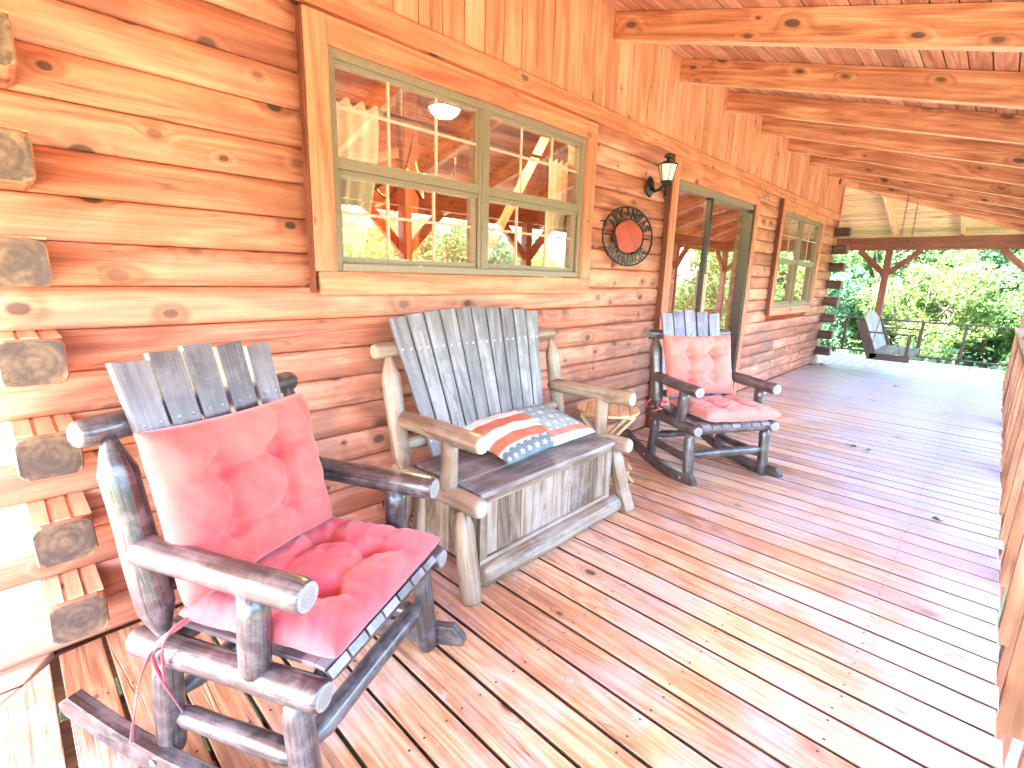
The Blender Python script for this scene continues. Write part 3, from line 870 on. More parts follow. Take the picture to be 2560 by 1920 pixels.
# ------------------------------------------------------------------ railings
def rail_post(mb, x0, y0, x1, y1): mb.box((x0, y0, -.235), (x1, y1, .655), 0, 2)
er = empty('porch_railing', (2.38, 4.5, 0), 0, 'orange wooden porch railing along the right edge of the deck', 'railing')
T = (-2.38, -4.5, 0)
def shift(mb, t): mb.v = [(v[0]+t[0], v[1]+t[1], v[2]+t[2]) for v in mb.v]; return mb
y = 2.27-.61*7; 
while y < 11.2:
    mb = MB(); mb.box((2.312, y, -.235), (2.452, y+.038, .655), 0, 2); shift(mb, T).build('rail_post', M['rail'], er, bevel=.003); y += .61
mb = MB(); mb.box((2.305, -2.25, .657), (2.455, 11.3, .693), 0, 1); shift(mb, T).build('top_rail', M['rail'], er, bevel=.003)
mb = MB(); mb.box((2.4525, -2.25, .09), (2.475, 11.3, .16), 0, 1); shift(mb, T).build('bottom_rail', M['rail'], er, bevel=.003)
nr = empty('porch_railing', (-.3, 11.38, 0), 0, 'thin dark railing across the far end of the deck', 'railing')
T = (.3, -11.38, 0)
x = 2.29-.575
while x > -3.4:
    mb = MB(); mb.box((x, 11.345, .09), (x+.042, 11.41, .665), 0, 2); shift(mb, T).build('rail_post', M['raildark'], nr, bevel=.003); x -= .575
for x in (1.44, -.56):
    mb = MB(); mb.box((x, 11.345, -.2), (x+.05, 11.41, .088), 0, 2); shift(mb, T).build('rail_foot', M['raildark'], nr, bevel=.003)
mb = MB(); mb.box((-3.4, 11.34, .667), (2.30, 11.415, .697), 0, 0); shift(mb, T).build('top_rail', M['raildark'], nr, bevel=.003)
mb = MB(); mb.box((-3.4, 11.352, .060), (2.30, 11.40, .088), 0, 0); shift(mb, T).build('bottom_rail', M['raildark'], nr, bevel=.003)

# ------------------------------------------------------------------ log rocking chairs
PT = [(0, .35), (.012, .42), (.085, 1), (-.085, 1), (-.012, .42), (-1e-9, .35)]      # pointed both ends
PEND = [(0, .80), (.010, .95), (.022, 1), (-.022, 1), (-.010, .95), (-1e-9, .80)]
TEN = [(0, .55), (.005, .6), (.05, 1), (-.05, 1), (-.005, .6), (-1e-9, .55)]
PBOT = [(0, .72), (.02, .80), (.06, 1), (-.012, 1), (-1e-9, .93)]
def merge(a, b, mat):
    o = len(a.v); a.v += b.v; a.f += [tuple(i+o for i in f) for f in b.f]; a.uv += b.uv; a.m += [mat]*len(b.f); a.sm += b.sm
def arc_board(mb, u, pts_fn, v0, v1, th, h, n=22):
    """curved rocker board"""
    out = []
    for i in range(n+1):
        v = v0+(v1-v0)*i/n; out.append((v, pts_fn(v)))
    for i in range(n, -1, -1):
        v = v0+(v1-v0)*i/n; e = min(1, (v-v0)/.04+.35, (v1-v)/.04+.35); out.append((v, pts_fn(v)+h*e))
    mb.prism(out, (u-th/2, 0, 0), (0, 1, 0), (0, 0, 1), (1, 0, 0), th)
def rocking_chair(loc, rz, label, mats):
    W, S, E_ = mats
    t = empty('rocking_chair', loc, rz, label, 'rocking chair', 'log rocking chairs on the deck')
    def L(name, p0, p1, r, prof=None, bend=0):
        mb = MB(); mb.log(p0, p1, r, prof or PEND, bend=bend); return mb.build(name, [W, E_], t)
    for s in (1, -1):
        L('back_post', (s*.284, -.190, .385), (s*.286, -.288, .895), .041, PT)
        L('armrest', (s*.290, -.262, .622), (s*.290, .262, .615), .037, [(0, .55), (.012, .8), (.05, 1), (-.02, 1), (-.008, .93), (-1e-9, .85)])
        L('arm_support', (s*.300, .110, .388), (s*.292, .118, .600), .035, [(0, .8), (.02, 1), (-1e-9, 1)])
        L('side_rail', (s*.291, -.285, .358), (s*.291, .290, .374), .036, PEND)
        L('leg', (s*.288, .232, .022), (s*.288, .205, .352), .034, PBOT[:0]+[(0, .8), (.012, .95), (.03, 1), (-.05, 1), (-1e-9, .62)])
        L('leg', (s*.288, -.215, .040), (s*.288, -.190, .340), .034, [(0, .8), (.012, .95), (.03, 1), (-.05, 1), (-1e-9, .62)])
        L('stretcher', (s*.276, -.200, .150), (s*.276, .212, .160), .027, TEN)
        mb = MB(); arc_board(mb, s*.325, lambda v: .003+.30*(v+.02)**2, -.555, .355, .036, .070)
        nb = MB()
        for v in (-.21, .228):
            o = len(nb.v); nb.lathe([(.009, 0), (.009, .004), (.004, .006)], (0, 0, 0), 12)
            for i in range(o, len(nb.v)):
                x, y, z = nb.v[i]; nb.v[i] = (s*(.3435+z), v+x, .055+y)
        merge(mb, nb, 1); mb.build('rocker', [W, M['nail']], t, bevel=.005)
    L('front_stretcher', (.262, .214, .198), (-.262, .214, .198), .030, TEN)
    L('rear_stretcher', (.262, -.200, .200), (-.262, -.200, .200), .028, TEN)
    L('crossbar', (.336, -.314, .908), (-.336, -.314, .908), .034, PEND)
    L('crossbar', (.262, -.212, .500), (-.262, -.212, .500), .028, TEN)
    L('seat_rail', (.27, .245, .372), (-.27, .245, .372), .030, TEN); L('seat_rail', (.27, -.19, .365), (-.27, -.19, .365), .030, TEN)
    # backrest: five fanned slats
    mb = MB(); nl = MB()
    tops = [.211, .119, .028, -.078, -.182]
    tops = [.208, .116, .022, -.080, -.182]
    hs = [1.062, 1.074, 1.079, 1.072, 1.060]
    for i, ut in enumerate(tops):
        ub = (ut-.015)*.86+.01; wt, wb = .0425, .037; z0, z1 = .40, hs[i]
        def pv(z): return -.125-.27*(z-.42)
        th = .018
        P = []
        for i_ in range(8):
            top = i_ & 4; right = i_ & 1; front = not (i_ & 2)
            z = z1 if top else z0; w = wt if top else wb; uc = ut if top else ub
            zz = z - ((.006 if (i < 2 and right) or (i > 2 and not right) else 0) if top else 0)
            # right bit -> smaller u
            P.append((uc + (w if not right else -w), pv(z)+(0 if front else -th), zz+(0 if front else -.004)))
        P2 = [P[2], P[3], P[0], P[1], P[6], P[7], P[4], P[5]]
        P2 = [P[3], P[2], P[1], P[0], P[7], P[6], P[5], P[4]]
        mb.hexa(P2, 0, 2)
        for z in (.905, .50):
            q = (z-z0)/(z1-z0); uc = ub+(ut-ub)*q
            for du in (-.020, .020):
                o = len(nl.v); nl.lathe([(.0045, 0), (.0045, .0015), (.002, .0025)], (0, 0, 0), 10)
                for k in range(o, len(nl.v)):
                    x, y, zz = nl.v[k]; nl.v[k] = (uc+du+x, pv(z)+zz, z+y)
    merge(mb, nl, 1); mb.build('backrest', [S, M['nail']], t, bevel=.004)
    # seat slats front to back, rolled over the front rail
    mb = MB()
    for i in range(7):
        u = .222-.074*i; w = .066
        path = [(-.20, .400), (.0, .398), (.20, .402), (.235, .404), (.262, .398), (.275, .380)]
        for a in range(len(path)-1):
            (v0, z0), (v1, z1) = path[a], path[a+1]
            dv, dz_ = v1-v0, z1-z0; l = math.hypot(dv, dz_); nv, nz = -dz_/l*.012, dv/l*.012
            P = [(u-w/2, v0, z0), (u+w/2, v0, z0), (u-w/2, v1, z1), (u+w/2, v1, z1), (u-w/2, v0+nv, z0+nz), (u+w/2, v0+nv, z0+nz), (u-w/2, v1+nv, z1+nz), (u+w/2, v1+nv, z1+nz)]
            mb.hexa(P, 0, 1)
    mb.build('seat', S, t)
    return t
C1 = ((.775, .524, 0), rad(-64.2)); C2 = ((.770, 3.318, 0), rad(-120.0))
rocking_chair(*C1, 'dark log rocking chair in the foreground with a bright red seat cushion', (M['char'], M['charslat'], M['enddark']))
M['char2'] = wood('charred_log_darker', (.018, .013, .012), (.045, .032, .03), (.10, .08, .078), rough=.3, knots=.12, grain=.6, vary=.3, wear=(.22, .19, .19), wear_amt=.4, wear_scale=11, coat=.3, spec=.6)
rocking_chair(*C2, 'black log rocking chair with salmon cushions in front of the sliding door', (M['char2'], M['charslat'], M['enddark']))

# ------------------------------------------------------------------ cushions
def cushion(name, hw, hh, th, tufts, mat, seed=0, droop=0.0, tx=.03, crease=1.0, curl=0.0):
    """pillow in its own plane: x width, y height, z thickness"""
    rs = random.Random(seed); N = 72; mb = MB()
    ph = [rs.random()*6.28 for _ in range(12)]
    def seg_d(px, py, a, b):
        ax, ay = a; bx, by = b; dx, dy = bx-ax, by-ay; L2 = dx*dx+dy*dy
        q = max(0, min(1, ((px-ax)*dx+(py-ay)*dy)/L2)); return math.hypot(px-ax-q*dx, py-ay-q*dy), q
    T = tufts
    lines = [(T[0], T[1], .8), (T[2], T[3], .8), (T[0], T[2], .8), (T[1], T[3], .8)]
    for i, c in enumerate(T):
        sx = 1 if c[0] > 0 else -1; sy = 1 if c[1] > 0 else -1
        lines.append((c, (sx*hw, c[1]+sy*.01), .55)); lines.append((c, (c[0]+sx*.015, sy*hh), .55))
        lines.append((c, (c[0]+sx*.05, c[1]+sy*.07), .3))
    for side in (1, -1):
        for j in range(N+1):
            for i in range(N+1):
                a = -1+2*i/N; b = -1+2*j/N
                a_ = math.sin(a*math.pi/2)*.35+a*.65; b_ = math.sin(b*math.pi/2)*.35+b*.65
                x = hw*a_*(1-.045*(1-b_*b_)**1.0); y = hh*b_*(1-.055*(1-a_*a_))
                e = max(0, (1-abs(a_)**5))*max(0, (1-abs(b_)**5)); e = e**.42
                h = th/2*e*(1+.10*math.sin(a*5+ph[0])*math.sin(b*4+ph[1]))
                if side == 1 or True:
                    dmp = 0
                    for k, c in enumerate(T):
                        r = math.hypot(x-c[0], y-c[1]); dmp = max(dmp, .95*math.exp(-(r/.030)**1.3))
                        an = math.atan2(y-c[1], x-c[0]); dmp += .05*math.exp(-(r/.055)**2)*math.sin(an*7+ph[k+2])
                    for (p, q, s) in lines:
                        d, qq = seg_d(x, y, p, q); fade = 1 if s == .8 else (1-qq*.65)
                        dmp += crease*.55*s*fade*math.exp(-(d/.019)**2)*(1-.4*math.sin(qq*math.pi) if s == .8 else 1)
                    h *= max(.06, 1-min(.93, dmp)) if side == 1 else max(.3, 1-.6*min(.93, dmp))
                h += e*(.0022*math.sin(x*70+ph[7]+y*31)+.0018*math.sin(y*95+ph[8]-x*40)+.0016*math.sin(x*130+y*60+ph[9]+3*math.sin(y*22))+.0012*math.sin(y*170-x*90+ph[10]))*(1 if side == 1 else 0)
                z = side*h
                z += curl*(x/hw)**2 + curl*.7*(y/hh)**2
                mb.v.append((x, y, z))
    n = N+1; L = n*n
    for side in (0, 1):
        for j in range(N):
            for i in range(N):
                q = [side*L+j*n+i, side*L+j*n+i+1, side*L+(j+1)*n+i+1, side*L+(j+1)*n+i]
                uv = [(i/N, j/N), ((i+1)/N, j/N), ((i+1)/N, (j+1)/N), (i/N, (j+1)/N)]
                mb.face(q if side == 0 else q[::-1], uv, 0, True)
    # weld the rim
    me = mb
    o = me.build(name, mat)
    bm = bmesh.new(); bm.from_mesh(o.data); bmesh.ops.remove_doubles(bm, verts=bm.verts, dist=.0004); bm.to_mesh(o.data); bm.free()
    return o
def place(o, chair, origin, ex, ey):
    """put local plane into the chair's frame"""
    ex = Vector(ex).normalized(); ey = Vector(ey); ey = (ey-ex*ey.dot(ex)).normalized(); ez = ex.cross(ey)
    Lm = Matrix(((ex.x, ey.x, ez.x, origin[0]), (ex.y, ey.y, ez.y, origin[1]), (ex.z, ey.z, ez.z, origin[2]), (0, 0, 0, 1)))
    o.matrix_world = Matrix.Translation(chair[0]) @ Matrix.Rotation(chair[1], 4, 'Z') @ Lm
TB = [(-.094, -.078), (.094, -.078), (-.094, .078), (.094, .078)]
TS = [(-.10, -.085), (.10, -.085), (-.10, .085), (.10, .085)]
def ribbon(mb, pts, w=.010):
    pts = [Vector(p) for p in pts]
    # smooth
    sm = []
    for i in range(len(pts)-1):
        p0 = pts[max(i-1, 0)]; p1 = pts[i]; p2 = pts[i+1]; p3 = pts[min(i+2, len(pts)-1)]
        for k in range(6):
            t_ = k/6; sm.append(.5*((2*p1)+(-p0+p2)*t_+(2*p0-5*p1+4*p2-p3)*t_*t_+(-p0+3*p1-3*p2+p3)*t_**3))
    sm.append(pts[-1]); b = len(mb.v)
    for i, p in enumerate(sm):
        tg = (sm[min(i+1, len(sm)-1)]-sm[max(i-1, 0)]).normalized(); sd_ = tg.cross(Vector((.5+.5*math.sin(i*.4), .8, .2))).normalized(); nn = tg.cross(sd_)*.0012
        for q in (p-sd_*w/2-nn, p+sd_*w/2-nn, p+sd_*w/2+nn, p-sd_*w/2+nn): mb.v.append(tuple(q))
    for i in range(len(sm)-1):
        for k in range(4):
            k2 = (k+1) % 4; mb.face([b+i*4+k, b+i*4+k2, b+(i+1)*4+k2, b+(i+1)*4+k], [(0, 0)]*4, 0, True)
def chair_cushions(C, bm_, sm_, labels, seed, boff, soff):
    # ex points along -u so that ex x ey faces forward (+v)
    tilt = boff.get('tilt', .24)
    o = cushion('back_cushion', boff['hw'], boff['hh'], .14, TB, bm_, seed, curl=.006)
    rl = boff.get('roll', 0)
    ey = Vector((0, -tilt, 1)).normalized(); ex = Vector((-1, 0, 0))
    ex2 = ex*math.cos(rl)+ey*math.sin(rl); ey2 = -ex*math.sin(rl)+ey*math.cos(rl)
    place(o, C, boff['c'], ex2, ey2); tag(o, labels[0], 'cushion', 'tufted cushions on the rocking chairs')
    o2 = cushion('seat_cushion', soff['hw'], soff['hh'], .11, TS, sm_, seed+5, curl=.004)
    a = soff.get('rz', 0)
    place(o2, C, soff['c'], (-math.cos(a), -math.sin(a), 0), (math.sin(a), -math.cos(a), soff.get('t', .03))); tag(o2, labels[1], 'cushion', 'tufted cushions on the rocking chairs')
    return o, o2
b1, s1 = chair_cushions(C1, M['redback'], M['red'], ('faded red tufted back cushion on the foreground rocking chair', 'bright red tufted seat cushion on the foreground rocking chair'), 3,
    dict(hw=.255, hh=.212, c=(.045, -.135, .705), tilt=.25, roll=-.03), dict(hw=.262, hh=.225, c=(.020, .085, .462), rz=.02, t=-.02))
b2, s2 = chair_cushions(C2, M['salmon'], M['salmon'], ('salmon tufted back cushion on the rocking chair by the sliding door', 'salmon tufted seat cushion on the rocking chair by the sliding door'), 11,
    dict(hw=.262, hh=.212, c=(.028, -.135, .712), tilt=.25, roll=.0), dict(hw=.265, hh=.225, c=(-.02, .105, .462), rz=-.06, t=-.02))
# tie ribbons, part of the foreground seat cushion
def chairpt(C, u, v, w):
    c, s = math.cos(C[1]), math.sin(C[1]); return Vector((C[0][0]+u*c-v*s, C[0][1]+u*s+v*c, w))
def ribs(C, cush, lists, mat):
    mb = MB()
    for l in lists: ribbon(mb, [chairpt(C, *p) for p in l])
    o = mb.build('tie_ribbon', mat); o.parent = cush; o.matrix_parent_inverse = cush.matrix_world.inverted()
ribs(C1, s1, [[(.25, -.10, .455), (.30, -.13, .44), (.325, -.165, .40), (.330, -.185, .37), (.345, -.21, .30), (.355, -.235, .20), (.36, -.25, .12)],
              [(.25, -.10, .46), (.30, -.12, .44), (.330, -.150, .41), (.336, -.165, .37), (.335, -.135, .30), (.336, -.09, .245)],
              [(.26, -.11, .455), (.31, -.115, .45), (.333, -.13, .42), (.338, -.13, .37), (.336, -.135, .32)]], M['ribbon'])
ribs(C2, s2, [[(.26, -.12, .46), (.31, -.19, .47), (.335, -.23, .44), (.34, -.25, .40)], [(.26, -.12, .455), (.30, -.17, .44), (.31, -.13, .41), (.34, -.16, .39)]], M['ribbon'])

# ------------------------------------------------------------------ storage bench
PB = ((.462, 1.765, 0), rad(-89.5))
def bench():
    t = empty('storage_bench', PB[0], PB[1], 'weathered log storage bench with grey fan of back slats', 'bench')
    W = [M['tan'], M['endtan']]
    def L(name, p0, p1, r, prof=None):
        mb = MB(); mb.log(p0, p1, r, prof or PEND); return mb.build(name, W, t)
    for s in (1, -1):
        L('back_post', (s*.568, -.205, .395), (s*.572, -.305, .915), .043, PT)
        L('armrest', (s*.552, -.285, .640), (s*.548, .295, .655), .040, [(0, .55), (.012, .8), (.05, 1), (-.02, 1), (-.008, .93), (-1e-9, .88)])
        L('arm_support', (s*.556, .098, .405), (s*.552, .102, .625), .036, [(0, .8), (.02, 1), (-1e-9, 1)])
        L('side_rail', (s*.552, -.29, .385), (s*.550, .300, .390), .042, PEND)
        L('leg', (s*.590, .292, .0), (s*.562, .190, .352), .043, [(0, .94), (.01, 1), (-.06, 1), (-.01, .6), (-1e-9, .5)])
        L('leg', (s*.585, -.245, .0), (s*.565, -.200, .350), .040, [(0, .94), (.01, 1), (-.06, 1), (-.01, .6), (-1e-9, .5)])
    L('crossbar', (.622, -.342, .940), (-.622, -.342, .940), .037, PEND)
    L('crossbar', (.56, -.230, .52), (-.56, -.230, .52), .032, TEN)
    mb = MB(); mb.log((.505, .250, .055), (-.520, .250, .055), .050, PEND); mb.build('bottom_rail', [M['box'], M['endtan']], t)
    # fan back
    mb = MB(); nl = MB()
    edges = [.555, .460, .362, .264, .163, .061, -.042, -.148, -.250, -.352, -.455]
    for i in range(10):
        a, b_ = edges[i], edges[i+1]; uc = (a+b_)/2; w = (a-b_)/2-.006
        q = (i-4.5)/4.5; zt = 1.119-.030*q*q; ub = (uc-.05)*.80+.04; wb = w*.80
        pv = lambda z: -.143-.27*(z-.42)
        P = []
        for k in range(8):
            top = k & 4; z = (zt if top else .455); c = uc if top else ub; ww = w if top else wb
            zz = z + ((.004*(1 if (k & 1) else -1)*(1 if i < 4.5 else -1)) if top else 0)*(-1)
            P.append((c+(ww if (k & 1) else -ww), pv(z)-(0 if (k & 2) else .018), zz))
        mb.hexa(P, 0, 2)
        for z in (.945, .525):
            qz = (z-.455)/(zt-.455); cc = ub+(uc-ub)*qz
            for du in (-.022, .022):
                o = len(nl.v); nl.lathe([(.006, 0), (.006, .002), (.003, .003)], (0, 0, 0), 10)
                for k in range(o, len(nl.v)):
                    x, y_, zz = nl.v[k]; nl.v[k] = (cc+du+x, pv(z)+zz, z+y_)
    merge(mb, nl, 1); mb.build('backrest', [M['greyslat'], M['nail']], t, bevel=.004)
    # storage box with panelled front
    mb = MB()
    u0, u1, v0, v1, z0, z1 = -.470, .503, -.22, .235, .075, .400
    fr = .040
    mb.box((u0, v1-.02, z1-.032), (u1, v1+.006, z1), 0, 0); mb.box((u0, v1-.02, z0), (u1, v1+.006, z0+.045), 0, 0)
    mb.box((u0, v1-.02, z0+.045), (u0+fr, v1+.0055, z1-.032), 0, 2); mb.box((u1-fr, v1-.02, z0+.045), (u1, v1+.0055, z1-.032), 0, 2)
    n = 12; a = u0+fr; wd = (u1-u0-2*fr)/n
    for i in range(n): mb.box((a+wd*i+.0012, v1-.022, z0+.045), (a+wd*(i+1)-.0012, v1-.008, z1-.032), 0, 2)
    for uu, s in ((u0, 1), (u1, -1)):
        n2 = 5; wv = (v1-.022-v0)/n2
        lo, hi = (uu, uu+.018) if s > 0 else (uu-.018, uu)
        for i in range(n2): mb.box((lo, v0+wv*i+.001, z0), (hi, v0+wv*(i+1)-.001, z1-.001), 0, 2)
    mb.box((u0, v0-.015, z0), (u1, v0, z1), 0, 0); mb.box((u0+.02, v0, z0), (u1-.02, v1-.025, z0+.015), 0, 0)
    mb.build('storage_box', M['box'], t, bevel=.003)
    mb = MB()
    for (a, b_) in ((-.205, -.06), (-.058, .095), (.097, .250)): mb.box((u0-.008, a, .402), (u1+.008, b_, .424), 0, 0)
    mb.build('lid', M['lid'], t, bevel=.003)
bench()

# striped pillow with stars on the bench
def flag_mat():
    m, nt, p, out = newmat('stars_and_stripes_cloth'); g = G(nt)
    tc = nt.nodes.new('ShaderNodeTexCoord'); uv = g.sep(tc.outputs['UV']); o = tc.outputs['Object']
    U, V = uv[0], uv[1]       # U along the length 0..1, V across 0..1 ; side 2 has V in 1..2
    n = g.noise(o, 9, 4); wv = g.noise(o, 300, 2)
    bend = g.math('MULTIPLY_ADD', n, .03, g.math('MULTIPLY', g.math('POWER', g.math('SUBTRACT', U, .15, clamp=True), 2.0), .35))
    st = g.math('PINGPONG', g.math('MULTIPLY', g.math('ADD', V, bend), 6.4), 1.0)
    stripe = g.mix(g.smooth(st, .46, .54), (.50, .12, .06), (.74, .68, .58))
    # star field
    gx = g.math('MULTIPLY', U, 13.0); row = g.math('FLOOR', g.math('MULTIPLY', V, 8.0)); gx = g.math('MULTIPLY_ADD', row, .5, gx)
    fx = g.math('SUBTRACT', g.math('FRACT', gx), .5); fy = g.math('SUBTRACT', g.math('FRACT', g.math('MULTIPLY', V, 8.0)), .5)
    rr = g.math('SQRT', g.math('ADD', g.math('POWER', fx, 2.0), g.math('POWER', fy, 2.0)))
    an = g.math('ARCTAN2', fy, fx); lob = g.math('MULTIPLY_ADD', g.math('COSINE', g.math('MULTIPLY', an, 5.0)), .085, .24)
    star = g.math('LESS_THAN', rr, lob)
    blue = g.mix(star, (.12, .145, .165), (.46, .47, .45))
    bluep = g.mix(star, (.25, .30, .30), (.52, .55, .53))
    top_blue = g.math('GREATER_THAN', U, .52)
    front = g.math('LESS_THAN', V, .19)
    c_main = g.mix(top_blue, stripe, bluep)
    c_front = g.mix(g.math('GREATER_THAN', U, .50), blue, (.46, .11, .06))
    c_front = g.mix(g.math('MULTIPLY', g.math('LESS_THAN', V, .08), g.math('GREATER_THAN', U, .5)), c_front, (.72, .68, .6))
    col = g.mix(front, c_main, c_front)
    col = g.mix(g.math('MULTIPLY', g.smooth(n, .4, .7), .18), col, (.55, .5, .42))
    nt.links.new(col, p.inputs['Base Color']); p.inputs['Roughness'].default_value = .85
    g.bump(g.math('MULTIPLY_ADD', n, 1.5, wv), .3, .003, p)
    return m
def pillow():
    N = 40; mb = MB(); hx, hy, th = .355, .205, .125
    for side in (1, -1):
        for j in range(N+1):
            for i in range(N+1):
                a = -1+2*i/N; b = -1+2*j/N
                a_ = math.sin(a*math.pi/2)*.3+a*.7; b_ = math.sin(b*math.pi/2)*.3+b*.7
                x = hx*a_*(1-.05*(1-b_*b_)); y = hy*b_*(1-.09*(1-a_*a_))
                e = (max(0, 1-abs(a_)**3.2)*max(0, 1-abs(b_)**2.6))**.55
                h = th/2*e*(1+.06*math.sin(a*4+1)*math.sin(b*3))+.003*e*math.sin(a*17+b*9)
                mb.v.append((x, y, side*h))
    n = N+1; L = n*n
    for side in (0, 1):
        for j in range(N):
            for i in range(N):
                q = [side*L+j*n+i, side*L+j*n+i+1, side*L+(j+1)*n+i+1, side*L+(j+1)*n+i]
                uv = [(i/N, j/N), ((i+1)/N, j/N), ((i+1)/N, (j+1)/N), (i/N, (j+1)/N)]
                mb.face(q if side == 0 else q[::-1], uv, 0, True)
    o = mb.build('pillow', flag_mat())
    bm = bmesh.new(); bm.from_mesh(o.data); bmesh.ops.remove_doubles(bm, verts=bm.verts, dist=.0004); bm.to_mesh(o.data); bm.free()
    # x axis -> +y world (length), y axis -> -x world (towards the slats), front edge V=0 nearest the deck
    ex = Vector((-.03, 1, 0)).normalized(); ey = Vector((-1, -.03, .22)).normalized(); ez = ex.cross(ey)
    o.matrix_world = Matrix(((ex.x, ey.x, ez.x, .405), (ex.y, ey.y, ez.y, 1.865), (ex.z, ey.z, ez.z, .500), (0, 0, 0, 1)))
    tag(o, 'lumbar pillow with red and cream stripes and faded blue star field lying on the bench', 'pillow')
pillow()

# ------------------------------------------------------------------ folding side table
t = empty('side_table', (.345, 2.72, 0), rad(-57), 'small round slatted folding wood table between the bench and the black rocking chair', 'table')
mb = MB(); R_ = .205; n = 6; w = 2*R_/n
for i in range(n):
    a = -R_+w*i+.003; b_ = -R_+w*(i+1)-.003; pts = []
    K = 8
    for k in range(K+1):
        y = a+(b_-a)*k/K; pts.append((math.sqrt(max(0, R_*R_-y*y)), y))
    pts += [(-p[0], p[1]) for p in pts[::-1]]
    mb.prism(pts, (0, 0, .438), (1, 0, 0), (0, 1, 0), (0, 0, 1), .016)
mb.build('tabletop', M['table'], t, bevel=.002)
mb = MB()
for x in (-.10, .10): mb.box((x-.015, -.17, .414), (x+.015, .17, .4375), 0, 1)
mb.build('batten', M['table'], t, bevel=.002)
for x, s in ((-.118, 1), (.118, 1), (-.085, -1), (.085, -1)):
    mb = MB(); mb.bar((x, -.17*s, .425), (x, .19*s, .0), .018, .030, up=(1, 0, 0)); mb.bar
    o = mb.build('leg', M['table'], t, bevel=.002)
for s, wx in ((1, .118), (-1, .085)):
    mb = MB(); mb.bar((-wx, .15*s, .055), (wx, .15*s, .055), .022, .032, up=(0, 0, 1)); mb.build('foot_rail', M['table'], t, bevel=.002)

# ------------------------------------------------------------------ wall lantern
t = empty('wall_lantern', (.03, 3.56, 1.975), 0, 'black carriage lantern with cream glass mounted beside the sliding door', 'wall lantern')
def lat(prof, c=(0, 0, 0), seg=24, squash=(1, 1), rot=0, smooth=True):
    mb = MB(); mb.lathe(prof, c, seg, 0, smooth, squash, rot); return mb
mb = MB(); mb.lathe([(.060, 0), (.060, .008), (.048, .020), (.020, .028)], seg=28, squash=(1, 1.0))
mb.v = [(z, x*.85, y*1.25-.01) for x, y, z in mb.v]; mb.build('wall_plate', M['black'], t)
BXo = .135
mb = MB(); mb.tube([(.02, 0, -.02), (.05, 0, -.045), (.09, 0, -.035), (.12, 0, -.005), (BXo, 0, .015)], .011, 12); mb.build('arm', M['black'], t)
mb = MB(); mb.lathe([(.010, 0), (.012, -.01), (.009, -.06), (.008, -.088), (.015, -.095), (.015, -.103), (.008, -.112), (.001, -.135)], (BXo, 0, .012), 16); mb.build('tail', M['black'], t)
mb = MB(); mb.lathe([(.041, 0), (.066, .105)], (BXo, 0, .022), 6, 0, False, rot=.3); mb.build('glass', M['frost'], t)
mb = MB()
for k in range(6):
    a = 2*math.pi*k/6+.3; mb.tube([(BXo+.042*math.cos(a), .042*math.sin(a), .020), (BXo+.068*math.cos(a), .068*math.sin(a), .130)], .0028, 6)
mb.lathe([(.030, -.012), (.043, 0), (.044, .008)], (BXo, 0, .012), 6, 0, False, rot=.3)
mb.lathe([(.072, 0), (.072, .006), (.045, .022), (.016, .030), (.011, .045), (.030, .052), (.034, .062), (.022, .076), (.006, .083)], (BXo, 0, .128), 6, 0, False, rot=.3)
mb.build('cage', M['black'], t)

